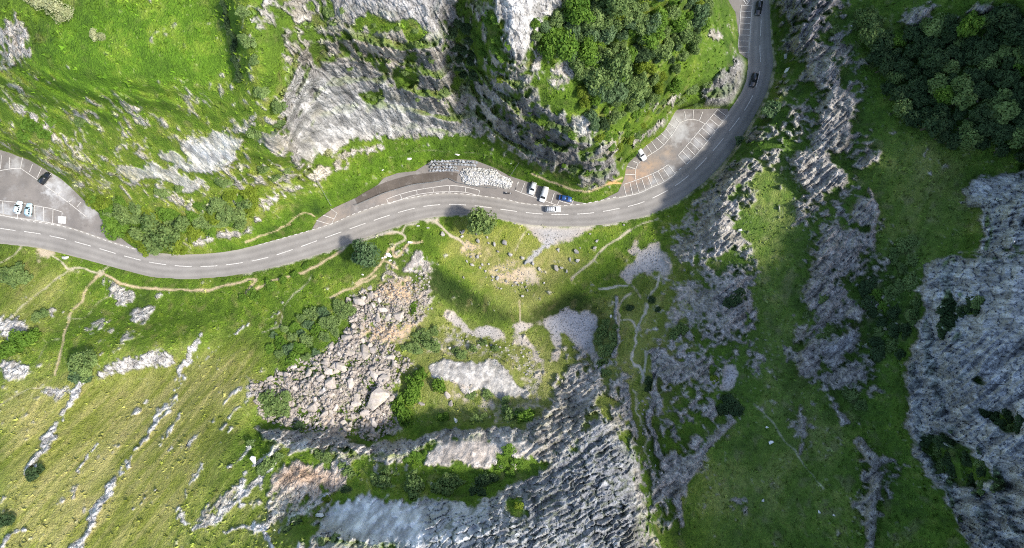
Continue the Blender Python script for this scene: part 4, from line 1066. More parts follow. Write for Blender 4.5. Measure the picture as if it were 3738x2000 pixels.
bay(parks[2], [spline(Z4((-130, 1180), (-20, 1145), (90, 1112), (240, 1062), (400, 1000), (520, 945), (650, 865)), 4)[8:], spline(Z4((30, 1280), (125, 1260), (290, 1220), (450, 1145), (600, 1080), (740, 980)), 4)] + [Z4(a, b) for a, b in (((90, 1115), (125, 1258)), ((170, 1095), (205, 1240)), ((240, 1062), (287, 1218)), ((315, 1035), (367, 1185)), ((390, 1005), (447, 1145)), ((455, 975), (522, 1118)), ((520, 945), (600, 1080)), ((585, 907), (670, 1032)), ((650, 865), (740, 980)))])
# bays by the northern road
a0, a1 = resample(Z5((415, 75), (400, 250), (385, 500), (360, 760)), 9), resample(Z5((572, 88), (555, 250), (540, 580), (520, 760)), 9)
bay(parks[3], [list(map(tuple, a0)), list(map(tuple, a1))] + [[tuple(x), tuple(y)] for x, y in zip(a0, a1)], MT['line_dim'], .15)
bay(parks[3], [Z5((440, -10), (490, 70)), Z5((490, 70), (548, -10)), Z5((470, -15), (500, 25), (530, -15))], MT['line'], .22)
# left car park
bay(parks[0], [Z1((-60, 340), (0, 322), (130, 300), (240, 295), (450, 440), (790, 690), (990, 850)), Z1((-60, 660), (0, 665), (180, 682), (400, 720), (600, 757), (715, 795)), Z1((-60, 825), (0, 832), (200, 862), (400, 890), (550, 912), (700, 945))] + [Z1(a, b) for a, b in (((265, 150), (240, 290)), ((375, 250), (340, 340)), ((480, 290), (430, 400)), ((700, 560), (650, 610)), ((830, 650), (785, 688)), ((930, 680), (880, 740)), ((35, 675), (40, 830)), ((200, 690), (205, 860)), ((400, 722), (405, 888)), ((500, 740), (505, 900)), ((610, 760), (605, 920)), ((715, 795), (700, 945)), ((20, 150), (10, 300)), ((115, 170), (110, 290)))], MT['line_dim'], .17)

# ------------------------------------------------------------------ small builders
def where(u, v, poly):
    xs = [q[0] for q in poly]; ys = [q[1] for q in poly]
    fx = (u - min(xs)) / (max(xs) - min(xs)); fy = (v - min(ys)) / (max(ys) - min(ys))
    a = ['upper', 'middle', 'lower'][min(2, max(0, int(fy * 3)))]; b = ['left', 'centre', 'right'][min(2, max(0, int(fx * 3)))]
    return 'middle' if (a, b) == ('middle', 'centre') else a + ' ' + b
SHADE = {'mid': 'mid green', 'lush': 'bright green', 'dark': 'dark green', 'pale': 'grey green', 'yellow': 'yellow green', 'cream': 'cream'}
def tag(o, label, cat, group=None):
    o['label'] = label; o['category'] = cat
    if group: o['group'] = group
    return o
def empty(name, loc, rz=0, s=1):
    o = bpy.data.objects.new(name, None); col.objects.link(o)
    o.location = loc; o.rotation_euler = (0, 0, rz); o.scale = (s, s, s) if not isinstance(s, tuple) else s
    o.empty_display_size = .3
    return o
def plain(name, c, rough=.7, metal=0.0, var=.25, scale=3.0):
    m, nt, bs = new_mat(name)
    pos = nd(nt, 'ShaderNodeTexCoord').outputs['Object']
    k = maprange(nt, noise(nt, pos, scale, 4, .6), .25, .75, 1 - var, 1 + var)
    rgb = nd(nt, 'ShaderNodeRGB'); rgb.outputs[0].default_value = tuple(c) + (1,)
    nt.links.new(mul_col(nt, rgb.outputs[0], k), bs.inputs['Base Color'])
    bs.inputs['Roughness'].default_value = rough; bs.inputs['Metallic'].default_value = metal
    return m
def stone_mat(name, c, var=.35):
    m, nt, bs = new_mat(name)
    tc = nd(nt, 'ShaderNodeNewGeometry').outputs['Position']
    oi = nd(nt, 'ShaderNodeObjectInfo')
    k = math_n(nt, 'MULTIPLY', maprange(nt, noise(nt, tc, 1.8, 5, .65), .25, .75, 1 - var, 1 + var), maprange(nt, oi.outputs['Random'], 0, 1, .72, 1.25))
    n2 = maprange(nt, noise(nt, tc, .9, 3), .5, .68, 0, .45)
    cc = mixc(nt, n2, c, (.30, .27, .17))
    nt.links.new(mul_col(nt, cc, k), bs.inputs['Base Color'])
    nt.links.new(bump(nt, noise(nt, tc, 4, 4, .7), .12, .7), bs.inputs['Normal'])
    bs.inputs['Roughness'].default_value = .92; bs.inputs['Specular IOR Level'].default_value = .2
    return m
def leaf_mat(name, c_lo, c_hi):
    m, nt, bs = new_mat(name)
    at = nd(nt, 'ShaderNodeAttribute', attribute_name='tint')
    oi = nd(nt, 'ShaderNodeObjectInfo')
    f = math_n(nt, 'ADD', math_n(nt, 'MULTIPLY', at.outputs['Fac'], .75), math_n(nt, 'MULTIPLY', oi.outputs['Random'], .25))
    c = mixc(nt, f, c_lo, c_hi)
    nt.links.new(c, bs.inputs['Base Color'])
    bs.inputs['Roughness'].default_value = .75; bs.inputs['Specular IOR Level'].default_value = .15
    tr = nd(nt, 'ShaderNodeBsdfTranslucent'); nt.links.new(c, tr.inputs['Color'])
    mx = nd(nt, 'ShaderNodeMixShader'); mx.inputs[0].default_value = .38
    nt.links.new(bs.outputs[0], mx.inputs[1]); nt.links.new(tr.outputs[0], mx.inputs[2])
    nt.links.new(mx.outputs[0], nt.nodes['Material Output'].inputs['Surface'])
    return m
MT['bark'] = plain('bark', (.11, .085, .06), .9, 0, .4, 4)
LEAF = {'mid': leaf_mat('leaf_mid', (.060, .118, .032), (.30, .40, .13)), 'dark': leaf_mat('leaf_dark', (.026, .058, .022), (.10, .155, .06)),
        'lush': leaf_mat('leaf_lush', (.055, .13, .015), (.20, .33, .045)), 'pale': leaf_mat('leaf_pale', (.06, .12, .05), (.20, .29, .13)),
        'yellow': leaf_mat('leaf_yellow', (.10, .16, .015), (.26, .33, .04)), 'cream': leaf_mat('blossom_cream', (.22, .27, .10), (.62, .60, .36))}
MT['stone'] = stone_mat('boulder_stone', (.37, .35, .325)); MT['stone_w'] = stone_mat('white_stone', (.70, .685, .65), .2); MT['stone_s'] = stone_mat('rockfall_stone', (.415, .365, .32)); MT['stone_b'] = stone_mat('blue_grey_stone', (.30, .315, .335), .4)

# ------------------------------------------------------------------ trees and shrubs
def tube(bm, p0, p1, r0, r1, n=7):
    d = (p1 - p0).normalized(); a = d.orthogonal().normalized(); b = d.cross(a)
    ra = [bm.verts.new(p0 + (a * math.cos(2 * math.pi * k / n) + b * math.sin(2 * math.pi * k / n)) * r0) for k in range(n)]
    rb = [bm.verts.new(p1 + (a * math.cos(2 * math.pi * k / n) + b * math.sin(2 * math.pi * k / n)) * r1) for k in range(n)]
    for k in range(n): bm.faces.new((ra[k], ra[(k + 1) % n], rb[(k + 1) % n], rb[k]))
    bm.faces.new(rb)
def crown_mesh(seed, n_lobe, n_leaf, zc, rz, leaf, spread=.62, up=.0):
    """unit-radius crown: leaves over many overlapping lobes, so clumps and gaps show"""
    r = np.random.default_rng(seed)
    cen = []
    while len(cen) < n_lobe:
        p = r.uniform(-1, 1, 3)
        if np.linalg.norm(p) < 1: cen.append(p * np.array([spread, spread, rz * .6]) + np.array([0, 0, zc]))
    cen = np.array(cen); rad = r.uniform(.20, .42, n_lobe)
    k = r.integers(0, n_lobe, n_leaf)
    d = r.normal(size=(n_leaf, 3)); d[:, 2] = np.abs(d[:, 2]) * .9 - .25 * r.random(n_leaf) + up
    d /= np.linalg.norm(d, axis=1, keepdims=True)
    pos = cen[k] + d * (rad[k] * r.uniform(.72, 1.08, n_leaf))[:, None]
    nrm = d + r.normal(scale=.55, size=(n_leaf, 3)); nrm /= np.linalg.norm(nrm, axis=1, keepdims=True)
    a = np.cross(nrm, r.normal(size=(n_leaf, 3))); a /= np.linalg.norm(a, axis=1, keepdims=True) + 1e-9
    b = np.cross(nrm, a)
    s = (leaf * r.uniform(.6, 1.35, n_leaf))[:, None]
    v = np.stack([pos - a * s, pos + b * s * .6, pos + a * s, pos - b * s * .6], 1).reshape(-1, 3)
    me = bpy.data.meshes.new('crown')
    n = n_leaf
    me.vertices.add(n * 4); me.loops.add(n * 4); me.polygons.add(n)
    me.vertices.foreach_set('co', v.astype(np.float32).ravel())
    me.loops.foreach_set('vertex_index', np.arange(n * 4, dtype=np.int32)); me.polygons.foreach_set('loop_start', (np.arange(n) * 4).astype(np.int32))
    me.update(calc_edges=True)
    tl = r.random(n_lobe)[k] * .6 + r.random(n) * .4
    at_ = me.attributes.new('tint', 'FLOAT', 'POINT'); at_.data.foreach_set('value', np.repeat(tl, 4).astype(np.float32))
    return me
def trunk_mesh(seed, zc, r0):
    r = random.Random(seed); bm = bmesh.new()
    top = Vector((r.uniform(-.05, .05), r.uniform(-.05, .05), zc * .85))
    midp = Vector((r.uniform(-.04, .04), r.uniform(-.04, .04), zc * .4))
    tube(bm, Vector((0, 0, -.35)), midp, r0 * 1.25, r0 * .9); tube(bm, midp, top, r0 * .9, r0 * .6)
    for k in range(5):
        a = 2 * math.pi * k / 5 + r.uniform(-.4, .4)
        tube(bm, midp.lerp(top, r.uniform(.3, 1)), Vector((math.cos(a) * .5, math.sin(a) * .5, zc + r.uniform(-.1, .3))), r0 * .45, r0 * .14, 5)
    me = bpy.data.meshes.new('trunk'); bm.to_mesh(me); bm.free(); me.materials.append(MT['bark'])
    return me
TREE_CR = [crown_mesh(100 + i, 30, 2600, 1.25, .95, .085) for i in range(6)]
TREE_TR = [trunk_mesh(50 + i, 1.2, .07) for i in range(6)]
BUSH_CR = [crown_mesh(200 + i, 20, 1300, .38, .55, .105, .66) for i in range(6)]
BUSH_TR = [trunk_mesh(80 + i, .45, .045) for i in range(3)]
BLOOM_CR = [crown_mesh(260 + i, 22, 1500, .45, .6, .075, .66) for i in range(2)]
def crown_for(base, mat, cache={}):
    k = (base.name, mat)
    if k not in cache:
        c = base.copy(); c.materials.clear(); c.materials.append(LEAF[mat]); cache[k] = c
    return cache[k]
def settle(u, v, up):
    """foot of a thing whose middle, `up` metres above the ground, is seen at (u, v)"""
    q = (u, v); g = ground(u, v)
    for _ in range(6):
        p = at_height(u, v, g.z + up)
        k = FPX / (H - g.z)
        q = (UC + p.x * k, VC - p.y * k)
        g = ground(*q)
    p = at_height(u, v, g.z + up)
    if (Vector((g.x, g.y)) - Vector((p.x, p.y))).length > 1.5: g = ground(u, v)
    return g
def tree(name, u, v, rpx, kind, label, group=None, tall=1.0, bush=False):
    g0 = ground(u, v); rad = rpx * (H - g0.z - 3) / FPX
    zc = (.38 if bush else 1.25) * rad * tall
    g = settle(u, v, zc)
    rz = random.uniform(0, 6.28)
    o = empty(name, g - Vector((0, 0, .1)), rz, (rad * random.uniform(.85, 1.2), rad * random.uniform(.75, 1.1), rad * tall * random.uniform(.85, 1.1)))
    cr = BUSH_CR if bush else TREE_CR
    if kind == 'cream': cr = BLOOM_CR
    i = random.randrange(6)
    link('crown', crown_for(cr[i % len(cr)], kind), None, o)
    link('trunk', (BUSH_TR if bush else TREE_TR)[i % 3], None, o)
    tag(o, label, 'shrub' if bush else 'tree', group)
    return o
def shrub(u, v, rpx, kind, label, group=None, tall=1.0): return tree('shrub', u, v, rpx, kind, label, group, tall, True)
def pts_in(poly, n, dmin, seed):
    r = random.Random(seed); xs = [p[0] for p in poly]; ys = [p[1] for p in poly]; out = []
    for _ in range(n * 60):
        x, y = r.uniform(min(xs), max(xs)), r.uniform(min(ys), max(ys))
        if not bool(inside(poly, np.array([x]), np.array([y]))[0]): continue
        if any((x - a) ** 2 + (y - b) ** 2 < dmin ** 2 for a, b in out): continue
        out.append((x, y))
        if len(out) >= n: break
    return out

tree('broadleaf_tree', 1755, 808, 68, 'mid', 'round leafy tree on the grass verge overhanging the road bend', None, 1.0)
tree('broadleaf_tree', *F((915, 638))[0], 60, 'pale', 'silvery green tree on the grass slope below the road by the footpath', None, .9)
# wood on the spur
WOOD = C((140, 110), (290, 60), (290, -60), (1060, -60), (1000, 110), (960, 250), (880, 320), (850, 430), (760, 480), (650, 530), (540, 610), (430, 640), (390, 560), (370, 480), (400, 380), (340, 300), (200, 255), (110, 240))
for i, (x, y) in enumerate(pts_in(WOOD, 150, 33, 5)):
    rr = min(74, max(14, random.lognormvariate(3.42, .42))); kk = random.choices(['mid', 'lush', 'dark', 'pale', 'yellow'], [5, 3, .9, 2.0, .6])[0]
    tree('broadleaf_tree', x, y, rr, kk, '%s %s tree in the %s of the spur wood above the lay-by' % ('large' if rr > 40 else 'small' if rr < 27 else 'middling', SHADE[kk], where(x, y, WOOD)), 'trees of the spur wood', random.uniform(.75, 1.0))
# dark wood at upper right
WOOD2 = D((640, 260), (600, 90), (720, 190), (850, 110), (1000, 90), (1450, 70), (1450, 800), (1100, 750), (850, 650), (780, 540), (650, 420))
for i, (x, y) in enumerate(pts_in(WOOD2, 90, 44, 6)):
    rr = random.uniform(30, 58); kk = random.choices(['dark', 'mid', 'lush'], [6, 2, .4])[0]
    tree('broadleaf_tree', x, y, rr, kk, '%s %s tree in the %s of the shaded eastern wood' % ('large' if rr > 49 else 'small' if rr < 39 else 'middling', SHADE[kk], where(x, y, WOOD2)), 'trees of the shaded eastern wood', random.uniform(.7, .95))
for i, (x, y) in enumerate(pts_in(THK := F((225, 505), (300, 490), (380, 530), (470, 530), (540, 495), (640, 470), (650, 520), (560, 570), (480, 600), (450, 636), (385, 632), (290, 585)), 40, 34, 77)):
    tree('shrub', x, y, random.uniform(28, 52), (kk := random.choice(['mid', 'lush', 'mid', 'lush', 'yellow'])), '%s shrub in the %s of the thicket right of the left car park' % (SHADE[kk], where(x, y, THK)), 'thicket on the north-western slope', .45, True)
# single shrubs; labels say where they grow
def S(T, pts, kind, label, tall=1.0, group=None, j=0):
    for (x, y, r) in pts:
        (u, v), (u2, _) = T((x, y), (x + r, y))
        shrub(u, v, (u2 - u), kind, label, group, tall)
S(F, [(420, 590, 40), (375, 560, 38), (315, 545, 30), (455, 560, 30), (345, 590, 28), (430, 620, 26), (385, 600, 30)], 'mid', 'leafy shrub in the thicket overhanging the road beside the left car park', .9, 'thicket beside the left car park')
S(F, [(575, 535, 36), (545, 515, 28), (610, 510, 28), (600, 560, 24), (520, 560, 26)], 'mid', 'dark green shrub under the slabs above the roadside grass', .8, 'shrubs under the slabs')
S(F, [(270, 520, 22), (235, 500, 18), (300, 500, 18)], 'lush', 'low green shrub on the bank at the corner of the left car park', .7, 'shrubs by the car park bank')
S(F, [(80, 310, 32), (110, 330, 26), (60, 340, 24), (130, 300, 20)], 'lush', 'green shrub in the cleft below the leftmost cliff', .7, 'shrubs in the left cleft')
S(F, [(100, 0, 32), (135, 15, 34), (165, 32, 24), (75, -8, 24), (150, 45, 20)], 'cream', 'creamy blossoming shrub at the upper left on the meadow edge', .8, 'blossoming shrubs on the meadow edge')
S(F, [(235, 88, 19), (255, 92, 14)], 'cream', 'small cream blossoming shrub standing alone in the bright meadow', .8, 'small blossoming shrubs in the meadow')
S(F, [(825, 382, 16)], 'cream', 'small cream blossoming shrub at the foot of the white cliff', .9)
S(F, [(700, 265, 26), (655, 230, 30), (620, 100, 28), (640, 150, 22), (690, 440, 22), (720, 425, 16), (660, 420, 20), (640, 330, 24), (700, 310, 20), (560, 455, 24), (410, 480, 26), (450, 470, 20), (200, 300, 22), (610, 30, 22), (820, 30, 18)], 'mid', 'low green shrub scattered among the ledges of the north-western hill', .55, 'shrubs on the north-western ledges')
for i, (x, y) in enumerate(resample(F((560, 8), (575, 60), (588, 110), (598, 160), (606, 195)), 14)):
    shrub(x + random.uniform(-8, 8), y, random.uniform(15, 26), 'dark', 'dark shrub in the narrow hollow along the right edge of the meadow', 'shrubs along the meadow hollow', .8)
S(B, [(860, 495, 26), (680, 480, 26), (610, 475, 24), (640, 490, 20), (1000, 460, 30), (570, 260, 24), (520, 340, 22), (800, 360, 28), (760, 140, 22), (850, 150, 24), (640, 120, 20), (930, 300, 22), (420, 60, 34), (480, 50, 24), (440, 110, 24)], 'mid', 'green shrub clinging to a ledge of the grey amphitheatre cliff', .6, 'shrubs on the amphitheatre cliff')
for i, (x, y) in enumerate(pts_in(B((1010, 140), (1090, 60), (1150, 250), (1150, 480), (1080, 400), (1030, 320)), 12, 26, 8)):
    shrub(x, y, random.uniform(20, 34), 'dark', 'dark shrub in the deep gully between the cliff and the spur', 'shrubs in the deep gully', .7)
for i, (x, y) in enumerate(pts_in(B((1170, 100), (1280, 60), (1378, 320), (1378, 430), (1240, 420), (1180, 300)), 12, 28, 9)):
    shrub(x, y, random.uniform(15, 28), random.choice(['lush', 'yellow', 'lush']), 'bright green shrub on the rib left of the spur wood', 'shrubs on the spur rib', .5)
for i, (x, y) in enumerate(pts_in(C((20, 600), (180, 520), (330, 640), (460, 720), (560, 840), (500, 900), (330, 880), (120, 760)), 18, 28, 10)):
    shrub(x, y, random.uniform(10, 24), random.choice(['mid', 'lush', 'dark']), 'small shrub on the dark face of the spur above the grass bank', 'shrubs on the dark spur face', .6)
for i, (x, y) in enumerate(pts_in(SLP := C((450, 680), (560, 620), (700, 520), (830, 470), (800, 570), (640, 690), (540, 760)), 16, 26, 31)):
    shrub(x, y, random.uniform(12, 30), (kk := random.choice(['lush', 'yellow', 'mid'])), '%s shrub in the %s of the slope between the spur wood and lay-by' % (SHADE[kk], where(x, y, SLP)), 'shrubs between the spur wood and lay-by', .6)
S(C, [(615, 790, 34), (640, 770, 24)], 'lush', 'bright shrub beside the white car in the lay-by', .9, 'shrubs beside the white car')
S(C, [(1340, 545, 56)], 'pale', 'pale green shrub on the outer verge of the right-hand bend', .9)
S(C, [(1180, 715, 38)], 'pale', 'pale green shrub on the rock edge opposite the right lay-by', .9)
S(C, [(880, 500, 40), (930, 440, 44), (960, 520, 30), (1010, 420, 30)], 'mid', 'green shrub in the notch above the head of the right lay-by', .7, 'shrubs above the lay-by head')
# south side shrubs
S(G, [(110, 640, 70), (170, 680, 56), (100, 700, 50), (190, 620, 44)], 'mid', 'green shrub at the left foot of the rockfall', .6, 'shrubs at the left foot of the rockfall')
S(G, [(790, 700, 70), (760, 660, 50), (820, 620, 60), (850, 540, 64), (840, 590, 50), (880, 500, 40), (800, 740, 44)], 'lush', 'bright green bush in the tall clump on the right of the rockfall', .9, 'bushes right of the rockfall')
S(G, [(970, 560, 46)], 'lush', 'bright bush on the left end of the pale rock slab', .8)
S(G, [(990, 720, 46)], 'lush', 'bright bush under the square boulders at the end of the dark trench', .9)
S(G, [(880, 320, 60), (930, 360, 60), (850, 380, 44), (940, 290, 40), (800, 370, 34)], 'mid', 'green shrub in the scrub above the pale rock slab', .6, 'scrub above the pale slab')
S(G, [(840, 160, 30), (840, 190, 22)], 'lush', 'small bright bush beside the broken slabs at the rockfall head', .7, 'bushes at the rockfall head')
S(G, [(1080, 410, 40), (1050, 390, 30), (1190, 350, 30), (1250, 380, 26), (1140, 380, 30)], 'mid', 'green shrub along the upper rim of the pale slab', .7, 'shrubs along the slab rim')
S(G, [(1340, 720, 60), (1380, 700, 44), (1310, 690, 40)], 'mid', 'green bush on the ledge at the right end of the dark trench', .7, 'bushes at the right end of the trench')
S(G, [(1160, 740, 42), (1200, 720, 28), (1210, 610, 34), (1130, 610, 34), (1300, 640, 36)], 'mid', 'low shrub in the hollow below the pale slab', .5, 'shrubs below the pale slab')
S(G, [(110, 960, 56), (70, 990, 40), (400, 930, 44), (360, 910, 36), (510, 1000, 46), (480, 970, 34), (160, 930, 40), (20, 860, 30)], 'mid', 'shrub on the ledge around the brown slabs', .6, 'shrubs around the brown slabs')
S(G, [(690, 1050, 60), (650, 1040, 50), (700, 1000, 40)], 'mid', 'round bush above the left part of the grey wall', .8, 'bushes above the left part of the grey wall')
S(G, [(850, 1070, 78), (830, 1020, 50), (840, 1120, 46), (1000, 1060, 60), (1040, 1040, 56), (960, 1090, 50), (1010, 1110, 40)], 'mid', 'tall bush in the row along the top of the grey wall', .9, 'bushes along the top of the grey wall')
S(G, [(1190, 1050, 56), (1150, 1100, 46), (1240, 1030, 44), (1190, 1110, 36)], 'dark', 'dark bush at the right end of the row above the grey wall', .8, 'dark bushes above the grey wall')
S(G, [(850, 925, 50), (810, 940, 34), (900, 910, 30), (1320, 890, 40), (1280, 970, 40), (1360, 960, 40), (1330, 1010, 40)], 'lush', 'low bright shrub on the pinkish ledge', .5, 'shrubs on the pinkish ledge')
S(G, [(400, 1130, 26)], 'yellow', 'yellow green bush on the brown slabs', .8)
S(G, [(260, 770, 36), (500, 1085, 30), (250, 1250, 44), (200, 1290, 34), (450, 1340, 40), (380, 1350, 30)], 'dark', 'dark shrub tucked under a ledge of the south-western scarp', .6, 'shrubs under the south-western ledges')
for i, (x, y) in enumerate(pts_in(SCR := G((90, 330), (200, 250), (300, 200), (430, 160), (530, 170), (480, 290), (430, 350), (320, 430), (180, 430), (90, 420)), 26, 32, 12)):
    shrub(x, y, random.uniform(20, 38), (kk := random.choice(['mid', 'lush', 'mid', 'pale'])), '%s shrub in the %s of the scrub left of the rockfall' % (SHADE[kk], where(x, y, SCR)), 'scrub left of the rockfall', .5)
S(F, [(40, 685, 30), (15, 695, 30), (65, 700, 22), (35, 705, 24)], 'mid', 'dark green shrub by the leftmost path below the road', .6, 'shrubs by the leftmost path')
S(F, [(195, 915, 32), (225, 900, 30), (215, 935, 28)], 'mid', 'dark green bush against the overhanging rock edge on the left slope', .9, 'bushes against the left rock edge')
S(F, [(190, 945, 26), (215, 950, 20)], 'pale', 'pale blue green bush at the lower end of the left rock edge', .8, 'pale bushes at the left rock edge')
S(F, [(40, 865, 36), (70, 855, 30), (15, 885, 28), (90, 840, 20)], 'lush', 'green shrub on the left slope between white rocks', .6, 'shrubs between the white rocks')
S(F, [(105, 788, 24), (90, 800, 18)], 'mid', 'green shrub beside the sloping path on the left', .6, 'shrubs beside the sloping path')
S(F, [(80, 1195, 22), (100, 1180, 16), (15, 1310, 22)], 'dark', 'dark shrub low on the olive slope at the left edge', .8, 'shrubs low on the olive slope')
S(F, [(640, 742, 22), (680, 720, 22), (610, 750, 16), (710, 705, 18), (740, 690, 16), (770, 668, 14)], 'lush', 'green shrub in the ditch below the roadside path', .6, 'shrubs in the roadside ditch')
S(K, [(500, 390, 50), (530, 370, 44), (480, 290, 46), (470, 330, 40), (540, 320, 36), (480, 450, 40), (500, 250, 34), (550, 270, 28), (500, 500, 34)], 'mid', 'green bush beside the gravel hollow at the head of the gully', .8, 'bushes at the head of the gully')
S(K, [(90, 730, 56), (50, 720, 40), (120, 700, 36)], 'lush', 'green bush above the layered grey steps', .7, 'bushes above the layered steps')
S(K, [(720, 540, 34), (710, 580, 26)], 'dark', 'dark bush in the gully beside the path', .9, 'bushes in the gully beside the path')
S(K, [(850, 305, 46), (905, 285, 36), (870, 270, 30)], 'mid', 'bush standing in the gravel strip right of the gully', .9, 'bushes in the gravel strip')
S(K, [(1130, 650, 54), (1090, 680, 44), (1160, 690, 40), (1100, 630, 34)], 'dark', 'dark bush on the shaded slope above the triangular outcrop', .7, 'dark bushes above the triangular outcrop')
S(K, [(870, 905, 26), (1045, 530, 30), (60, 1175, 36)], 'yellow', 'yellow green shrub among grey eastern outcrops', .6, 'yellow green shrubs')
S(K, [(1150, 135, 50), (1170, 90, 36), (1110, 150, 30), (730, 130, 30), (760, 180, 26), (620, 170, 26)], 'dark', 'dark shrub among the outcrops right of the gravel basin', .6, 'shrubs right of the gravel basin')
S(D, [(560, 90, 50), (600, 60, 40), (530, 120, 40), (430, 150, 36), (640, 110, 34)], 'mid', 'green shrub on the slope left of the shaded wood', .7, 'shrubs left of the shaded wood')
S(D, [(780, 1230, 50), (740, 1260, 40), (820, 1210, 40), (720, 1300, 44), (820, 1310, 50), (770, 1350, 44)] , 'mid', 'shrub in the hollow left of the eastern wall', .6, 'shrubs left of the eastern wall')
for i, (x, y) in enumerate(pts_in(HOL := L((560, 0), (870, 0), (850, 240), (770, 430), (640, 430), (600, 250)), 20, 36, 14)):
    shrub(x, y, random.uniform(26, 46), (kk := random.choice(['mid', 'dark', 'lush', 'dark'])), '%s shrub in the %s of the hollow left of the eastern wall' % (SHADE[kk], where(x, y, HOL)), 'shrubs left of the eastern wall', .55)
for k, (pg, n) in enumerate(((L((930, 180), (1000, 130), (1180, 150), (1150, 212), (1030, 222), (1050, 300), (960, 292)), 8), (L((870, 830), (960, 800), (1100, 890), (1180, 950), (1252, 1070), (1130, 1082), (950, 982), (880, 922)), 14), (L((1110, 680), (1200, 670), (1378, 720), (1378, 842), (1200, 742)), 8))):
    for i, (x, y) in enumerate(pts_in(pg, n, 26, 15 + k)):
        shrub(x, y, random.uniform(28, 46), (kk := random.choice(['dark', 'dark', 'mid'])), '%s shrub in the %s of the %s patch on the eastern wall' % (SHADE[kk], where(x, y, pg), ['upper', 'large lower', 'rightmost'][k]), 'shrubs on the eastern wall', .5)
S(L, [(290, 205, 26), (370, 120, 36), (390, 300, 34), (350, 320, 30), (420, 280, 26), (520, 610, 40), (560, 660, 36), (480, 600, 30)], 'mid', 'green shrub among the grey outcrops of the eastern slope', .6, 'shrubs among the eastern outcrops')

# ------------------------------------------------------------------ boulders
def rock_mesh(seed, n=16, fl=.75, mat='stone'):
    r = random.Random(seed); bm = bmesh.new()
    for _ in range(n):
        v = Vector((r.gauss(0, 1), r.gauss(0, 1), r.gauss(0, 1))).normalized()
        m_ = max(abs(v.x), abs(v.y), abs(v.z))
        v = v.lerp(v / m_ * .8, .6)
        bm.verts.new((v.x * r.uniform(.85, 1.1), v.y * r.uniform(.75, 1), v.z * fl))
    res = bmesh.ops.convex_hull(bm, input=bm.verts)
    bmesh.ops.delete(bm, geom=list({g for g in res['geom_interior'] + res['geom_unused'] if isinstance(g, bmesh.types.BMVert)}), context='VERTS')
    bmesh.ops.bevel(bm, geom=list(bm.edges), offset=.05, segments=1, affect='EDGES')
    bmesh.ops.recalc_face_normals(bm, faces=bm.faces)
    me = bpy.data.meshes.new('boulder'); bm.to_mesh(me); bm.free(); me.materials.append(MT[mat])
    return me
ROCKS = {k: [rock_mesh(300 + 10 * j + i, 13, .62 if k != 'stone_s' else .55, k) for i in range(8)] for j, k in enumerate(('stone', 'stone_w', 'stone_s', 'stone_b'))}
def boulder(u, v, rpx, label, group=None, mat='stone', name='boulder', flat_=1.0, el=None, z=0.0, rz=None):
    g = ground(u, v); rad = rpx * (H - g.z) / FPX
    o = bpy.data.objects.new(name, random.choice(ROCKS[mat])); col.objects.link(o)
    e = el or random.uniform(.75, 1.0)
    o.scale = (rad, rad * e, rad * flat_)
    o.rotation_euler = (random.uniform(-.2, .2), random.uniform(-.2, .2), random.uniform(0, 6.28) if rz is None else rz)
    o.location = g + Vector((0, 0, rad * .28 * flat_ + z))
    tag(o, label, 'boulder', group)
    return o
BL = [(55, 185, 28), (485, 185, 20), (595, 178, 14), (615, 232, 16), (500, 275, 25), (632, 302, 14), (752, 400, 18), (1062, 478, 28), (1190, 562, 22), (1270, 625, 22), (1552, 612, 20), (1655, 505, 20), (1752, 518, 24), (1785, 362, 10), (1992, 272, 20), (1910, 185, 12), (1505, 375, 20), (1515, 405, 10), (412, 467, 18), (497, 470, 22), (362, 532, 16), (428, 563, 26), (555, 568, 16), (632, 562, 13), (525, 608, 14), (588, 652, 16), (740, 648, 16), (685, 722, 18), (750, 740, 26), (600, 725, 10), (683, 765, 12), (855, 780, 18), (1005, 832, 14), (980, 795, 18), (1055, 800, 12), (1098, 853, 14), (1125, 890, 16), (785, 870, 16), (1330, 803, 13), (968, 50, 14), (320, 735, 14), (1115, 775, 10), (1135, 190, 10), (295, 218, 20), (280, 155, 12), (1660, 530, 10), (1500, 640, 16)]
for x, y, r in BL:
    (u, v), = Z7((x, y)); boulder(u, v, r * .29 * 1.45, 'grey limestone boulder scattered on the grass terrace below the road', 'boulders scattered on the terrace')
for x, y, r, lab, el in ((325, 165, 34, 'large grey boulder beside the tree on the terrace', .9), (835, 300, 40, 'largest pale boulder in the middle of the grass terrace', .8), (712, 305, 36, 'long upright grey boulder left of the largest terrace boulder', .55), (910, 435, 34, 'big square boulder right of the bare earth path end', .85),
                         (1100, 542, 32, 'dark boulder at the lower tip of the gravel pull-in path', .7), (1480, 605, 40, 'cluster-forming broad boulder on the right of the terrace', .8), (1735, 410, 34, 'big lone boulder on the right part of the terrace', .9), (1960, 360, 30, 'slanting boulder near the thin diagonal footpath', .6), (1612, 660, 26, 'tall narrow boulder at the bend of the diagonal footpath', .5), (1060, 968, 20, 'lone boulder at the top of the worn track through the bank', .9), (935, 832, 14, 'small black boulder below the bare earth patch', .8), (2335, 75, 16, 'small pale boulder near the road on the right verge', .8)):
    (u, v), = Z7((x, y)); boulder(u, v, r * .38, lab, None, 'stone_b' if 'dark' in lab or 'black' in lab else 'stone', 'boulder', 1.0, el)
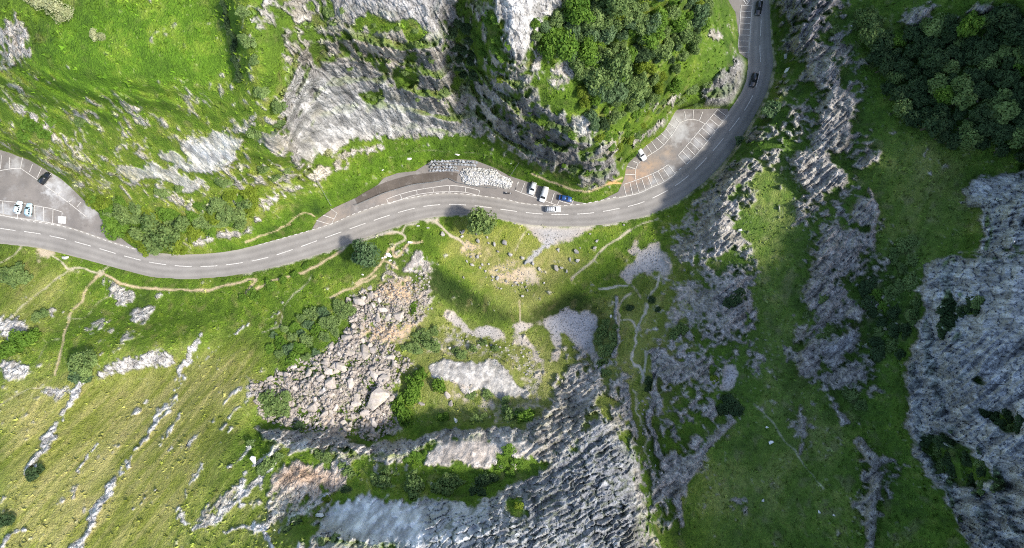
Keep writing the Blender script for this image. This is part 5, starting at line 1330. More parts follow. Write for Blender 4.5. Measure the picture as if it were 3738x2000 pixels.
for T, x, y, r, lab in ((Z2, 700, 215, 46, 'white flat boulder on the grass bank above the railed apron'), (Z2, 1338, 160, 44, 'white flat boulder above the stacked stone wall'), (Z2, 810, 100, 10, 'tiny pale stone on the upper bank path'), (Z2, 2050, 280, 12, 'small white stone on the bank near the parking bays'),
                        (M, 550, 322, 38, 'flat white boulder beside the road on the far left verge'), (Z2, 355, 365, 20, 'white stone at the upper corner of the railed apron'), (N, 85, 870, 22, 'white boulder left of the sandy path'), (N, 865, 800, 26, 'pale boulder on the grass right of the rock slab'), (N, 1085, 360, 34, 'dark sided boulder by the sandy path to the terrace'), (N, 680, 465, 42, 'white edged rock at the path junction'), (N, 780, 255, 26, 'flat white rock near the roadside path'), (N, 905, 280, 26, 'flat pale rock embedded beside the wide path'), (N, 590, 620, 18, 'small rock in the loop of the paths')):
    (u, v), (u2, _) = T((x, y), (x + r, y)); boulder(u, v, u2 - u, lab, None, 'stone_w' if 'white' in lab else 'stone', 'boulder', .5, .6, 0, random.uniform(-.4, .2))
for x, y, r in ((405, 620, 40), (330, 660, 18), (430, 690, 24), (370, 650, 22), (440, 640, 22)):
    (u, v), = N((x, y)); boulder(u, v, r * .29, 'white rock in the cluster beside the junction of sandy paths', 'white rocks at the path junction', 'stone_w', 'boulder', .6)
# rockfall: named large blocks, then individual blocks, then rubble
BIG = [(570, 140, 42, .8, 'tall pale block at the upper left of the rockfall'), (770, 215, 50, .75, 'largest split slab at the head of the rockfall, right half'), (715, 225, 42, .7, 'split slab at the head of the rockfall, left half'), (660, 225, 26, .7, 'small slab left of the split slabs'),
       (690, 180, 34, .7, 'brown sided block behind the split slabs'), (480, 470, 38, .9, 'rounded pale block high in the middle of the rockfall'), (415, 495, 32, .9, 'round grey boulder left of the middle of the rockfall'), (430, 550, 46, .9, 'broad flat slab in the middle of the rockfall'), (395, 575, 18, .8, 'bright white block in the middle of the rockfall'),
       (525, 550, 34, .9, 'wedge shaped slab right of the broad flat slab'), (495, 520, 22, .8, 'small pale block between the two middle slabs'), (660, 625, 72, .85, 'huge square block at the right foot of the rockfall'), (690, 500, 44, .5, 'leaning striped slab above the huge block'), (745, 450, 26, .8, 'pale block by the clump of bright bushes'),
       (340, 670, 46, .7, 'broad flat slab at the lower left of the rockfall'), (590, 390, 44, .9, 'low weathered slab under the earth patch'), (510, 130, 26, .8, 'grey block at the top left corner of the rockfall'), (1010, 610, 24, .9, 'square boulder beside the pale slab'), (1030, 650, 22, .8, 'lower square boulder beside the pale slab'), (1055, 740, 26, .6, 'white block at the end of the dark trench'),
       (1130, 560, 12, .8, 'small dark boulder on the pale slab'), (1345, 965, 26, .8, 'square cut block on the grassy ledge'), (1280, 965, 22, .5, 'upright cut block on the grassy ledge'), (880, 650, 22, .6, 'pale stone behind the bright bushes'), (370, 1210, 28, .6, 'white block under the scarp at lower left'), (40, 940, 36, .6, 'white boulder on the scarp left of the brown slabs'),
       (1020, 375, 12, .8, 'small white cube of rock above the pale slab'), (180, 500, 30, .5, 'long pale slab at the left tip of the rockfall'), (300, 600, 20, .8, 'pale block in the lower left rockfall'), (560, 640, 30, .8, 'flat block left of the huge square block')]
for x, y, r, e, lab in BIG:
    (u, v), = G((x, y)); boulder(u, v, r * .7257 * .95, lab, None, 'stone_w' if 'white' in lab else 'stone_s', 'rock_block', .62, e, .05)
FALL = G((20, 570), (150, 505), (280, 435), (400, 412), (460, 330), (520, 230), (540, 110), (640, 70), (700, 120), (640, 260), (560, 320), (640, 380), (740, 400), (760, 520), (700, 700), (640, 800), (430, 800), (250, 740), (200, 600), (100, 570))
ip = [(x + random.gauss(0, 10), y + random.gauss(0, 10)) for x, y in pts_in(FALL, 265, 15, 21)]
for x, y in ip:
    rr = min(26, max(6, random.lognormvariate(2.25, .42)))
    boulder(x, y, rr, '%s angular limestone block in the %s of the rockfall scree' % ('large' if rr > 14 else 'small' if rr < 8 else 'middling', where(x, y, FALL)), 'blocks of the rockfall', 'stone_s', 'rock_block', random.uniform(.5, .85))
for k, (pg, n, lab) in enumerate(((N((680, 900), (870, 860), (940, 950), (900, 1150), (1000, 1300), (860, 1378), (800, 1300), (800, 1150), (620, 1100)), 34, 'grey block strewn beside the right edge of the rockfall head'), (O((330, 280), (700, 290), (900, 380), (1000, 420), (1040, 560), (960, 620), (850, 480), (700, 400), (380, 360)), 46, 'small stone strewn over the ground above the pale slab'), (K((650, 620), (700, 640), (740, 900), (800, 1050), (760, 1250), (720, 1000), (680, 880)), 30, 'small stone on the gully path'))):
    for x, y in pts_in(pg, n, 12, 40 + k):
        boulder(x, y, random.uniform(3.2, 7.5), lab, ['stones by the rockfall head', 'stones above the pale slab', 'stones in the gully'][k], 'stone', 'boulder', .7)
for x, y, r in ((2230, 1155, 9), (2815, 1615, 12), (2800, 1560, 7), (2700, 840, 10), (2786, 1825, 9), (2990, 1868, 8), (3045, 1880, 7), (2866, 205, 12), (2873, 258, 15)):
    boulder(x, y, r, 'lone pale boulder on the shaded grass of the eastern side', 'lone boulders on the eastern grass', 'stone_w', 'boulder', .6)

def scatter_boxes(name, pts, smin, smax, mat, seed, zf=None):
    r = np.random.default_rng(seed); n = len(pts)
    box = np.array([[x, y, z] for x in (-1, 1) for y in (-1, 1) for z in (-1, 1)], float)
    fc = np.array([[0, 1, 3, 2], [4, 6, 7, 5], [0, 4, 5, 1], [2, 3, 7, 6], [0, 2, 6, 4], [1, 5, 7, 3]])
    V_ = []
    for (u, v) in pts:
        g = ground(u, v) if zf is None else flat((u, v), zf(u, v)); s = r.uniform(smin, smax) * np.array([1, r.uniform(.6, 1), r.uniform(.4, .8)])
        a = r.normal(size=3); a[2] *= 2.5; ang = r.uniform(0, 6.28); a = a / np.linalg.norm(a)
        Kx = np.array([[0, -a[2], a[1]], [a[2], 0, -a[0]], [-a[1], a[0], 0]]); Rm = np.eye(3) + math.sin(ang) * Kx * .9 + (1 - math.cos(ang)) * Kx @ Kx * .3
        b = box * r.uniform(.7, 1.1, box.shape) * s
        V_.append(b @ Rm.T + np.array(g) + np.array([0, 0, s[2] * .3]))
    V_ = np.concatenate(V_); Fc = (fc[None] + 8 * np.arange(n)[:, None, None]).reshape(-1, 4)
    me = bpy.data.meshes.new(name)
    me.vertices.add(len(V_)); me.loops.add(Fc.size); me.polygons.add(len(Fc))
    me.vertices.foreach_set('co', V_.astype(np.float32).ravel()); me.loops.foreach_set('vertex_index', Fc.astype(np.int32).ravel()); me.polygons.foreach_set('loop_start', (np.arange(len(Fc)) * 4).astype(np.int32))
    me.update(calc_edges=True); me.validate()
    o = link(name, me, MT[mat]); o['kind'] = 'stuff'; return o
rub = [(x, y) for x, y in zip(RNG.uniform(900, 1600, 9000), RNG.uniform(1000, 1620, 9000))]
sm = sample(scree, np.array([p[0] for p in rub]), np.array([p[1] for p in rub])); sd = sample(dirt, np.array([p[0] for p in rub]), np.array([p[1] for p in rub]))
rub = [p for p, a, b in zip(rub, sm, sd) if a > .5 and RNG.random() > b * .7]
tag(scatter_boxes('rubble', rub, .14, .42, 'stone_s', 5), 'broken pinkish grey rubble filling the rockfall between its blocks', 'rubble')

gu = RNG.uniform(1400, 2800, 26000); gv = RNG.uniform(850, 1700, 26000)
gd = sample(dt, gu, gv) * (sample(dirt, gu, gv) > .2) * (sample(asph_s, gu, gv) < .02)
gs = [(a, b) for a, b, c in zip(gu, gv, gd) if c > .15 and RNG.random() < .75]
tag(scatter_boxes('gravel', gs, .06, .17, 'stone', 6), 'loose grey gravel strewn over the bare hollows and paths', 'gravel')

# ------------------------------------------------------------------ turf tufts (uncountable)
def tufts(n=52000):
    u = RNG.uniform(-60, 3800, n); v = RNG.uniform(-60, 2060, n)
    f_r = sample(rk, u, v); f_d = sample(dt, u, v); f_a = sample(asph_s, u, v); nm = sample(n_mid, u, v); fs = sample(smooth, u, v); fo = sample(olive, u, v)
    w = (1 - f_r) * (1 - f_d) * (f_a < .02) * np.clip(.55 + nm * 1.2, .05, 1) * (1 - .75 * fs) * (1 - .55 * fo)
    ok = RNG.random(n) < w; u = u[ok]; v = v[ok]; n = len(u)
    h = sample(hh, u, v); k = (H - h) / FPX
    base = np.stack([(u - UC) * k, -(v - VC) * k, h], 1)
    a_ = np.stack([sample(alb[..., c], u, v) for c in range(3)], 1)
    q = 4
    s = np.minimum(RNG.lognormal(-1.35, .38, n), .62)[:, None]
    P = np.repeat(base, q, 0) + RNG.normal(scale=.55, size=(n * q, 3)) * np.repeat(s, q, 0) * np.array([1, 1, .25])
    S_ = np.repeat(s, q, 0) * RNG.uniform(.7, 1.3, (n * q, 1))
    ang = RNG.uniform(0, 6.28, n * q); d = np.stack([np.cos(ang), np.sin(ang), np.zeros(n * q)], 1)
    e = np.stack([-np.sin(ang), np.cos(ang), RNG.uniform(-.2, .6, n * q)], 1)
    tri = np.stack([P - d * S_ * .6, P + d * S_ * .6, P + e * S_ + np.array([0, 0, 1]) * S_ * RNG.uniform(.3, 1.1, (n * q, 1))], 1).reshape(-1, 3)
    cc = np.repeat(np.repeat(a_ * RNG.uniform(.55, 1.35, (n, 1)) * np.array([1, 1.04, .9]), q, 0) * RNG.uniform(.8, 1.2, (n * q, 1)), 3, 0)
    me = bpy.data.meshes.new('grass_tufts'); m = n * q
    me.vertices.add(m * 3); me.loops.add(m * 3); me.polygons.add(m)
    me.vertices.foreach_set('co', tri.astype(np.float32).ravel()); me.loops.foreach_set('vertex_index', np.arange(m * 3, dtype=np.int32)); me.polygons.foreach_set('loop_start', (np.arange(m) * 3).astype(np.int32))
    me.update(calc_edges=True)
    at_ = me.attributes.new('tuft', 'FLOAT_COLOR', 'POINT'); at_.data.foreach_set('color', np.concatenate([np.clip(cc, .005, .7), np.ones((m * 3, 1))], 1).astype(np.float32).ravel())
    mt, nt, bs = new_mat('tuft'); an = nd(nt, 'ShaderNodeAttribute', attribute_name='tuft'); nt.links.new(an.outputs['Color'], bs.inputs['Base Color']); bs.inputs['Roughness'].default_value = .9; bs.inputs['Specular IOR Level'].default_value = .1
    o = link('grass', me, mt); o['kind'] = 'stuff'
    tag(o, 'rough green grass and herb tufts growing over the slopes', 'grass')
tufts()

# ------------------------------------------------------------------ vehicles
def car_paint(name, c, rough=.28):
    m, nt, bs = new_mat(name)
    pos = nd(nt, 'ShaderNodeTexCoord').outputs['Object']
    k = maprange(nt, noise(nt, pos, 2.0, 3), .2, .8, .93, 1.05)
    rgb = nd(nt, 'ShaderNodeRGB'); rgb.outputs[0].default_value = tuple(c) + (1,)
    nt.links.new(mul_col(nt, rgb.outputs[0], k), bs.inputs['Base Color']); bs.inputs['Roughness'].default_value = rough; bs.inputs['Coat Weight'].default_value = .5
    return m
MT['glass'] = plain('car_glass', (.018, .022, .026), .08, 0, .05); MT['tyre'] = plain('tyre', (.015, .015, .016), .85, 0, .1); MT['rim'] = plain('rim', (.45, .46, .47), .3, .9, .1)
MT['lamp'] = plain('lamp_lens', (.75, .77, .78), .15, 0, .05); MT['tail'] = plain('tail_lens', (.35, .02, .015), .2, 0, .05); MT['trim'] = plain('dark_trim', (.03, .03, .032), .6, 0, .1); MT['steel'] = plain('galvanised_steel', (.33, .34, .34), .5, .6, .2)
def loft(stations, closed_ends=True):
    n = len(stations[0]); verts = [p for s in stations for p in s]; faces = []
    for i in range(len(stations) - 1):
        for k in range(n):
            faces.append((i * n + k, i * n + (k + 1) % n, (i + 1) * n + (k + 1) % n, (i + 1) * n + k))
    faces.append(tuple(range(n - 1, -1, -1))); faces.append(tuple(range((len(stations) - 1) * n, len(stations) * n)))
    return verts, faces
def wheel_meshes(r, w):
    out = []
    for rr, ww, mat, seg in ((r, w, 'tyre', 18), (r * .66, w * 1.04, 'rim', 14)):
        bm = bmesh.new(); bmesh.ops.create_cone(bm, cap_ends=True, segments=seg, radius1=rr, radius2=rr, depth=ww)
        bmesh.ops.rotate(bm, verts=bm.verts, cent=(0, 0, 0), matrix=__import__('mathutils').Matrix.Rotation(math.pi / 2, 3, 'X'))
        bmesh.ops.bevel(bm, geom=[e for e in bm.edges if abs((e.verts[0].co.y - e.verts[1].co.y)) < 1e-4], offset=rr * .1, segments=2, affect='EDGES')
        me = bpy.data.meshes.new(mat); bm.to_mesh(me); bm.free(); me.materials.append(MT[mat]); out.append(me)
    return out
WHEEL = wheel_meshes(.32, .22)
def car(name, label, u, v, ang, paint_c, Ln=4.2, Wd=1.78, Ht=1.48, style='hatch', cat='car', rails=False):
    """ang: heading of the bonnet in the photograph, degrees anticlockwise from the right"""
    g = at_height(u, v, 0); root = empty(name, (g.x, g.y, .03), math.radians(ang))
    pm = car_paint(name + '_paint', paint_c)
    hw = Wd / 2; belt = .90 if style != 'van' else 1.02; hood = belt - .06
    # (x along the car, half width, floor z, top z)
    prof = [(-.5, .80, .42, belt - .22), (-.485, .90, .30, belt - .08), (-.44, .97, .24, belt - .01), (-.30, 1.0, .22, belt), (0, 1.0, .22, belt), (.16, 1.0, .22, belt - .01), (.30, .985, .22, hood), (.42, .94, .24, hood - .10), (.48, .84, .30, hood - .20), (.5, .70, .40, hood - .28)]
    st = []
    for x, wf, zb, zt in prof:
        w = hw * wf; X = x * Ln
        ring = [(w * .86, zb), (w * .98, zb + .12), (w, zb + (zt - zb) * .55), (w * .965, zt - .05), (w * .86, zt), (0, zt + .03)]
        st.append([Vector((X, y, z)) for y, z in ring] + [Vector((X, -y, z)) for y, z in ring[-2::-1]])
    vv, ff = loft(st); me = mesh_from(vv, ff, 'body', True); bm = bmesh.new(); bm.from_mesh(me); bmesh.ops.recalc_face_normals(bm, faces=bm.faces); bm.to_mesh(me); bm.free()
    body = link('body', me, pm, root)
    xb0, xb1 = (-.46, .20); xt0, xt1 = (-.38, .04)
    if style == 'van': xb0, xb1, xt0, xt1 = -.485, .30, -.46, .17
    if style == 'suv': xb0, xb1, xt0, xt1 = -.475, .19, -.43, .06
    if style == 'saloon': xb0, xb1, xt0, xt1 = -.40, .20, -.24, .03
    wb, wt = hw * .93, hw * .74
    if style == 'van': wt = hw * .82
    b4 = [Vector((xb0 * Ln, wb, belt - .03)), Vector((xb1 * Ln, wb * .93, belt - .05)), Vector((xb1 * Ln, -wb * .93, belt - .05)), Vector((xb0 * Ln, -wb, belt - .03))]
    t4 = [Vector((xt0 * Ln, wt, Ht - .03)), Vector((xt1 * Ln, wt * .96, Ht)), Vector((xt1 * Ln, -wt * .96, Ht)), Vector((xt0 * Ln, -wt, Ht - .03))]
    bm = bmesh.new(); bv_ = [bm.verts.new(p) for p in b4]; tv_ = [bm.verts.new(p) for p in t4]
    bm.faces.new(tv_); bm.faces.new(bv_[::-1])
    for k in range(4): bm.faces.new((bv_[k], bv_[(k + 1) % 4], tv_[(k + 1) % 4], tv_[k]))
    bmesh.ops.recalc_face_normals(bm, faces=bm.faces)
    bmesh.ops.bevel(bm, geom=list(bm.edges), offset=.07, segments=2, affect='EDGES')
    me = bpy.data.meshes.new('cabin'); bm.to_mesh(me); bm.free(); me.polygons.foreach_set('use_smooth', [True] * len(me.polygons))
    link('cabin', me, pm, root)
    cen = sum(b4 + t4, Vector()) / 8
    def pane(nm, p, a0, a1, c0, c1):
        P = [p[0].lerp(p[1], a0), p[0].lerp(p[1], a1), p[3].lerp(p[2], a1), p[3].lerp(p[2], a0)]
        Qv = [P[0].lerp(P[3], c0), P[1].lerp(P[2], c0), P[1].lerp(P[2], c1), P[0].lerp(P[3], c1)]
        n = (Qv[1] - Qv[0]).cross(Qv[3] - Qv[0]).normalized()
        if n.dot(sum(Qv, Vector()) / 4 - cen) < 0: n = -n
        o1 = [q + n * .012 for q in Qv]; o2 = [q - n * .02 for q in Qv]
        me = mesh_from(o1 + o2, [(0, 1, 2, 3), (4, 7, 6, 5), (0, 4, 5, 1), (1, 5, 6, 2), (2, 6, 7, 3), (3, 7, 4, 0)], nm)
        link(nm, me, MT['glass'], root)
    pane('windscreen', [b4[1], b4[2], t4[2], t4[1]], .07, .93, .10, .94)
    pane('rear_window', [b4[0], b4[3], t4[3], t4[0]], .10, .90, .30, .90)
    for s, (p, q, r_, t_) in ((1, (b4[0], b4[1], t4[1], t4[0])), (-1, (b4[3], b4[2], t4[2], t4[3]))):
        for a0, a1 in ((.10, .36), (.40, .64), (.68, .90)): pane('side_window', [p, q, r_, t_], a0, a1, .22, .88)
    for sx in (-.31, .30):
        for sy in (-1, 1):
            wl = link('wheel', WHEEL[0], None, root); wl.location = (sx * Ln, sy * (hw - .10), .32)
            link('rim', WHEEL[1], None, wl)
    def bx(nm, c, d, mat):
        bm = bmesh.new(); bmesh.ops.create_cube(bm, size=1); bmesh.ops.scale(bm, vec=d, verts=bm.verts); bmesh.ops.bevel(bm, geom=list(bm.edges), offset=min(d) * .25, segments=1, affect='EDGES')
        me = bpy.data.meshes.new(nm); bm.to_mesh(me); bm.free(); o = link(nm, me, mat, root); o.location = c; return o
    for s in (-1, 1):
        bx('headlight', (.462 * Ln, s * hw * .68, hood - .24), (.16, .34, .14), MT['lamp'])
        bx('tail_light', (-.488 * Ln, s * hw * .74, belt - .24), (.10, .24, .24), MT['tail'])
        bx('wing_mirror', (.15 * Ln, s * (hw + .09), belt + .04), (.12, .22, .15), pm)
        if rails: bx('roof_rail', (-.17 * Ln, s * wt * .86, Ht + .03), (Ln * .36, .05, .05), MT['trim'])
    bx('bumper', (.492 * Ln, 0, .42), (.10, Wd * .74, .16), MT['trim']); bx('bumper', (-.495 * Ln, 0, .44), (.10, Wd * .78, .16), MT['trim'])
    if rails:
        for x in (-.30, -.17, -.04): bx('roof_bar', (x * Ln, 0, Ht + .06), (.06, wt * 1.7, .04), MT['trim'])
    return tag(root, label, cat)
SILVER = (.55, .56, .57); WHITEP = (.66, .66, .655); BLACKP = (.012, .013, .015)
(u, v), = Z6((550, 420)); car('parked_car', 'silver grey hatchback parked nose out in the middle lay-by bays', u, v, -107, (.62, .64, .65), 4.0, 1.72, 1.45)
(u, v), = Z6((905, 610)); car('parked_van', 'long white people carrier parked in the middle lay-by bays', u, v, -107, WHITEP, 5.0, 1.95, 1.95, 'van', 'van')
(u, v), = Z6((1575, 735)); car('parked_car', 'dark blue car parked under the grass bank of the middle lay-by', u, v, -12, (.02, .07, .22), 4.3, 1.75, 1.42, 'saloon')
(u, v), = Z6((1195, 1075)); car('moving_car', 'silver estate car with roof bars driving on the bend of the road', u, v, 1, (.60, .61, .62), 4.9, 1.9, 1.72, 'suv', 'car', True)
(u, v), = Z4((305, 738)); car('parked_car', 'white car parked against the bank in the right lay-by', u, v, -56, WHITEP, 4.5, 1.82, 1.6, 'suv')
(u, v), = Z5((655, 130)); car('moving_car', 'black car on the road at the upper edge by the marked bays', u, v, -98, BLACKP, 4.5, 1.85, 1.5, 'hatch')
(u, v), = Z5((585, 1160)); car('moving_car', 'black car on the road beside the white tipped rock outcrop', u, v, -106, BLACKP, 4.5, 1.85, 1.5, 'hatch')
(u, v), = Z1((535, 412)); car('parked_car', 'black car parked against the bank of the left car park', u, v, 52, BLACKP, 4.3, 1.85, 1.5, 'suv')
(u, v), = Z1((235, 745)); car('parked_car', 'white and pale blue car at the left of two in the left car park', u, v, 75, (.62, .72, .76), 4.2, 1.75, 1.45)
(u, v), = Z1((352, 772)); car('parked_car', 'pale blue car at the right of two in the left car park', u, v, 84, (.42, .60, .68), 4.2, 1.72, 1.45)

def motorcycle(u, v, ang):
    g = at_height(u, v, 0); root = empty('motorcycle', (g.x, g.y, .03), math.radians(ang))
    for x in (-.72, .74):
        w = link('wheel', WHEEL[0], None, root); w.location = (x, 0, .32); w.scale = (1, .6, 1); link('rim', WHEEL[1], None, w)
    def part(nm, pts, r, mat, seg=7):
        bm = bmesh.new()
        for (p0, r0), (p1, r1) in zip(zip(pts, r), zip(pts[1:], r[1:])): tube(bm, Vector(p0), Vector(p1), r0, r1, seg)
        me = bpy.data.meshes.new(nm); bm.to_mesh(me); bm.free(); link(nm, me, mat, root)
    part('engine', [(-.3, 0, .42), (.25, 0, .45)], [.2, .22], MT['trim']); part('fuel_tank', [(-.05, 0, .86), (.2, 0, .92), (.42, 0, .86)], [.12, .2, .12], car_paint('tank_paint', (.03, .03, .035)))
    part('seat', [(-.75, 0, .86), (-.4, 0, .84), (-.05, 0, .84)], [.1, .17, .14], MT['trim']); part('fork', [(.74, .1, .32), (.48, .1, 1.0)], [.04, .04], MT['steel']); part('fork', [(.74, -.1, .32), (.48, -.1, 1.0)], [.04, .04], MT['steel'])
    part('handlebar', [(.35, .42, 1.02), (.5, 0, 1.05), (.35, -.42, 1.02)], [.03, .035, .03], MT['trim']); part('headlight', [(.5, 0, .95), (.72, 0, .92)], [.12, .15], MT['lamp']); part('exhaust', [(-.1, -.18, .35), (-.85, -.22, .42)], [.05, .08], MT['steel'])
    part('pannier', [(-.85, .25, .7), (-.45, .25, .7)], [.14, .15], plain('pannier_white', (.6, .6, .6))); part('pannier', [(-.85, -.25, .7), (-.45, -.25, .7)], [.14, .15], MT['trim'])
    tag(root, 'dark motorcycle standing by the white heap in the middle lay-by', 'motorcycle')
(u, v), = Z3((255, 580)); motorcycle(u, v, -3)

# ------------------------------------------------------------------ lay-by furniture: railing, stacked stone wall, made-up chippings, apron slabs
def beam(bm, p0, p1, r): tube(bm, p0, p1, r, r, 6)
def railing(pts, label, hgt=1.05, gap=2.2):
    line_ = np.array(pts); s = np.concatenate([[0], np.cumsum(np.linalg.norm(np.diff(line_, axis=0), axis=1))])
    P = [flat(p, 0) for p in line_]
    root = empty('railing', P[0])
    n = max(2, int(s[-1] / 11.5 / gap))
    Q_ = [flat((np.interp(t_, s, line_[:, 0]), np.interp(t_, s, line_[:, 1])), 0) - P[0] for t_ in np.linspace(0, s[-1], n)]
    for q in Q_:
        bm = bmesh.new(); beam(bm, q + Vector((0, 0, -.1)), q + Vector((0, 0, hgt)), .06); me = bpy.data.meshes.new('post'); bm.to_mesh(me); bm.free(); link('post', me, MT['steel'], root)
    for z in (.55, hgt - .05):
        bm = bmesh.new()
        for a, b in zip(Q_[:-1], Q_[1:]): beam(bm, a + Vector((0, 0, z)), b + Vector((0, 0, z)), .05)
        me = bpy.data.meshes.new('rail'); bm.to_mesh(me); bm.free(); link('rail', me, MT['steel'], root)
    tag(root, label, 'railing')
railing(Z2((0, 835), (170, 765), (360, 680), (560, 620), (760, 560), (950, 540), (1100, 522), (1220, 480)), 'grey steel railing between the dark apron and the roadside bays, left run')
railing(Z2((1240, 482), (1310, 530), (1480, 562), (1650, 592), (1860, 612)), 'grey steel railing in front of the white heap, right run')
def cable_fence(p, q, label):
    a, b = ground(*p), ground(*q); root = empty('wire_fence', a)
    n = 6
    pts = [ground(p[0] + (q[0] - p[0]) * k / (n - 1), p[1] + (q[1] - p[1]) * k / (n - 1)) - a for k in range(n)]
    for t_ in pts:
        bm = bmesh.new(); beam(bm, t_ + Vector((0, 0, -.2)), t_ + Vector((0, 0, 1.1)), .06); me = bpy.data.meshes.new('post'); bm.to_mesh(me); bm.free(); link('post', me, MT['steel'], root)
    bm = bmesh.new()
    for s0, s1 in zip(pts[:-1], pts[1:]): beam(bm, s0 + Vector((0, 0, 1.0)), s1 + Vector((0, 0, 1.0)), .05)
    me = bpy.data.meshes.new('wire'); bm.to_mesh(me); bm.free(); link('wire', me, MT['steel'], root)
    tag(root, label, 'fence')
cable_fence(*B((345, 885), (430, 1035)), 'thin wire fence crossing the grass bank left of the middle lay-by')
cable_fence(*Z3((430, 80), (290, 290)), 'short wire fence on the bank beside the white heap')

# dark concrete apron slabs between railing and bank
MT['slab'] = asphalt_mat('apron_slab', (.075, .062, .052), (.125, .105, .088), False, .4)
AP_TOP = resample(Z2((-20, 742), (100, 665), (330, 545), (480, 490), (760, 420), (960, 400), (1240, 385), (1350, 400)), 10); AP_LOW = resample(Z2((10, 815), (170, 745), (360, 665), (560, 605), (760, 548), (940, 528), (1100, 508), (1200, 468), (1240, 475), (1330, 525)), 10)
for i in range(9):
    a, b, c, d = [np.array(x) for x in (AP_TOP[i], AP_TOP[i + 1], AP_LOW[i + 1], AP_LOW[i])]
    m_ = (a + b + c + d) / 4
    ps = [m_ + (p - m_) * .975 for p in (a, b, c, d)]
    vv = [flat(p, .05) for p in ps] + [flat(p, -.05) for p in ps]
    me = mesh_from(vv, [(0, 1, 2, 3), (0, 4, 5, 1), (1, 5, 6, 2), (2, 6, 7, 3), (3, 7, 4, 0)], 'slab')
    if me.polygons[0].normal.z < 0: me.flip_normals()
    link('concrete_slab', me, MT['slab'], parks[1])
# stacked stone wall
wp = resample(Z2((960, 300), (1100, 285), (1250, 270), (1400, 280), (1560, 300)), 2)
w0 = flat(Z2((1260, 300))[0], 0)
root = empty('stone_wall', w0)
tag(root, 'stacked wall of blue grey stone blocks at the back of the middle lay-by', 'wall')
for row, (dy, z) in enumerate(((88, .25), (48, .55), (8, 1.1), (-32, 1.8))):
    x = 965 + (row % 2) * 14
    end = 1340 if row < 2 else 1590
    while x < end:
        wd = random.uniform(34, 50)
        (u, v), = Z2((x + wd / 2, 290 + dy - 10 * math.sin((x - 960) / 640 * math.pi) + (x - 1280) * .02))
        p = at_height(u, v, z) - w0
        o = bpy.data.objects.new('stone', random.choice(ROCKS['stone_b'])); col.objects.link(o); o.parent = root
        r = wd * .2757 / 11.5 * .66
        o.location = (p.x, p.y, z); o.scale = (r, r * random.uniform(.7, .95), r * random.uniform(.8, 1.1)); o.rotation_euler = (random.uniform(-.3, .3), random.uniform(-.3, .3), random.uniform(-.35, .35))
        x += wd
# bank of earth behind the wall and a made-up white heap on a blank patch
def heap(name, poly, hgt, mat, label, cat, edge=24, n=46):
    xs = [p[0] for p in poly]; ys = [p[1] for p in poly]
    gx = np.linspace(min(xs) - 6, max(xs) + 6, n); gy = np.linspace(min(ys) - 6, max(ys) + 6, int(n * .7))
    X, Y = np.meshgrid(gx, gy); ins = inside(poly, X, Y)
    P_ = np.array(densify(poly + [poly[0]], 4)); dist = np.min(np.hypot(X[..., None] - P_[:, 0], Y[..., None] - P_[:, 1]), -1)
    z = np.where(ins, sstep(0, edge, dist) * hgt, -dist * .03)
    z = z + np.where(ins, 1, 0) * fbm(X / 9, Y / 9, X * 0, 3) * .28 * sstep(0, 10, dist)
    z = z + np.where(ins, 1, 0) * fbm(X / 40, Y / 40, X * 0 + 5, 2) * .4 * sstep(0, 14, dist)
    vv = [flat((x, y), .02 + float(zz)) for x, y, zz in zip(X.ravel(), Y.ravel(), z.ravel())]
    w_ = len(gx); keepf = []
    ok = (dist < 6) | ins
    for j in range(len(gy) - 1):
        for i in range(w_ - 1):
            if ok[j, i] and ok[j + 1, i] and ok[j, i + 1] and ok[j + 1, i + 1]: keepf.append((j * w_ + i, (j + 1) * w_ + i, (j + 1) * w_ + i + 1, j * w_ + i + 1))
    me = mesh_from(vv, keepf, name, True)
    o = link(name, me, mat); tag(o, label, cat); return o
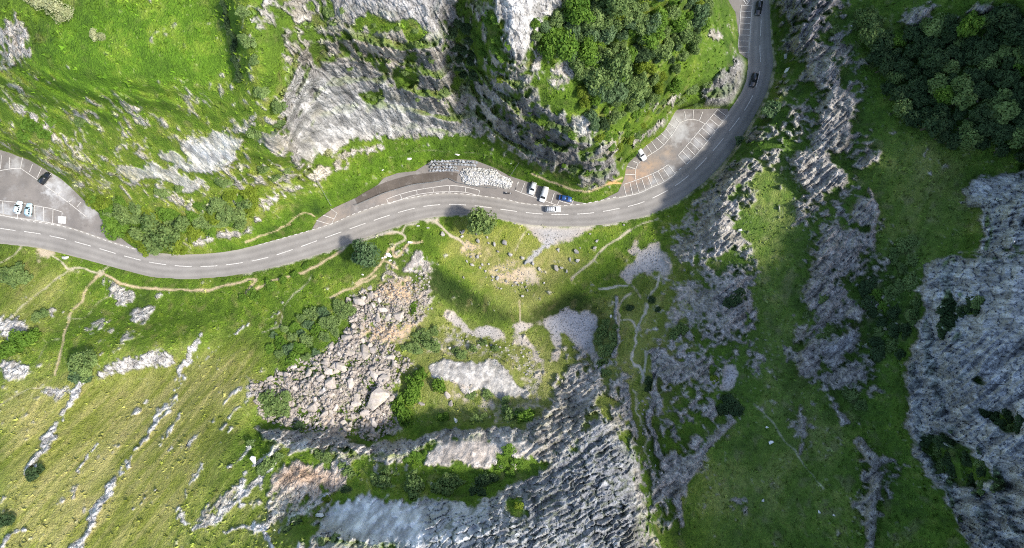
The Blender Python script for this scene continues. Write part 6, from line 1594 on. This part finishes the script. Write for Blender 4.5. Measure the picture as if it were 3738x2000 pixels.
def chip_mat():
    m, nt, bs = new_mat('filler_heap_white'); pos = nd(nt, 'ShaderNodeNewGeometry').outputs['Position']
    vo = nd(nt, 'ShaderNodeTexVoronoi'); vo.inputs['Scale'].default_value = 4.5; nt.links.new(pos, vo.inputs['Vector'])
    sep = nd(nt, 'ShaderNodeSeparateColor'); nt.links.new(vo.outputs['Color'], sep.inputs[0])
    k = maprange(nt, sep.outputs[0], 0, 1, .62, 1.08)
    rgb = nd(nt, 'ShaderNodeRGB'); rgb.outputs[0].default_value = (.72, .73, .74, 1)
    nt.links.new(mul_col(nt, rgb.outputs[0], k), bs.inputs['Base Color']); nt.links.new(bump(nt, vo.outputs['Distance'], .12, .8), bs.inputs['Normal']); bs.inputs['Roughness'].default_value = .9
    return m
MT['chips'] = chip_mat()
heap('filler_heap', Z2((1375, 400), (1440, 350), (1560, 330), (1720, 350), (1830, 360), (1920, 430), (2040, 480), (2070, 540), (2040, 600), (1960, 610), (1850, 570), (1700, 560), (1560, 575), (1470, 560), (1400, 500)), .9, MT['chips'], 'long made-up heap of white chippings at the back of the middle lay-by', 'gravel heap')
hp = pts_in(Z2((1375, 400), (1440, 350), (1560, 330), (1720, 350), (1830, 360), (1920, 430), (2040, 480), (2070, 540), (2040, 600), (1960, 610), (1850, 570), (1700, 560), (1560, 575), (1470, 560), (1400, 500)), 420, 4, 91)
HEAPP = np.array(densify(Z2((1375, 400), (1440, 350), (1560, 330), (1720, 350), (1830, 360), (1920, 430), (2040, 480), (2070, 540), (2040, 600), (1960, 610), (1850, 570), (1700, 560), (1560, 575), (1470, 560), (1400, 500), (1375, 400)), 4))
r_ = scatter_boxes('filler_stones', hp, .14, .36, 'stone_w', 8, lambda a, b: .05 + float(sstep(0, 24, np.min(np.hypot(HEAPP[:, 0] - a, HEAPP[:, 1] - b)))) * .9)
tag(r_, 'loose white stones added over the made-up chippings heap', 'stones')
def pale_slab(u, v, wm, lm, rz, label, name='white_board', hgt=.12):
    g = at_height(u, v, 0)
    bm = bmesh.new(); bmesh.ops.create_cube(bm, size=1); bmesh.ops.scale(bm, vec=(lm, wm, hgt), verts=bm.verts); bmesh.ops.bevel(bm, geom=list(bm.edges), offset=.03, segments=2, affect='EDGES')
    me = bpy.data.meshes.new(name); bm.to_mesh(me); bm.free(); o = link(name, me, plain('weathered_white', (.72, .71, .68), .8, 0, .12, 1.5)); o.location = (g.x, g.y, hgt / 2 + .02); o.rotation_euler = (0, 0, rz)
    tag(o, label, 'slab')
(u, v), = Z1((712, 885)); pale_slab(u, v, 2.2, 2.4, -.06, 'square white slab lying at the end bay of the left car park', 'white_slab')
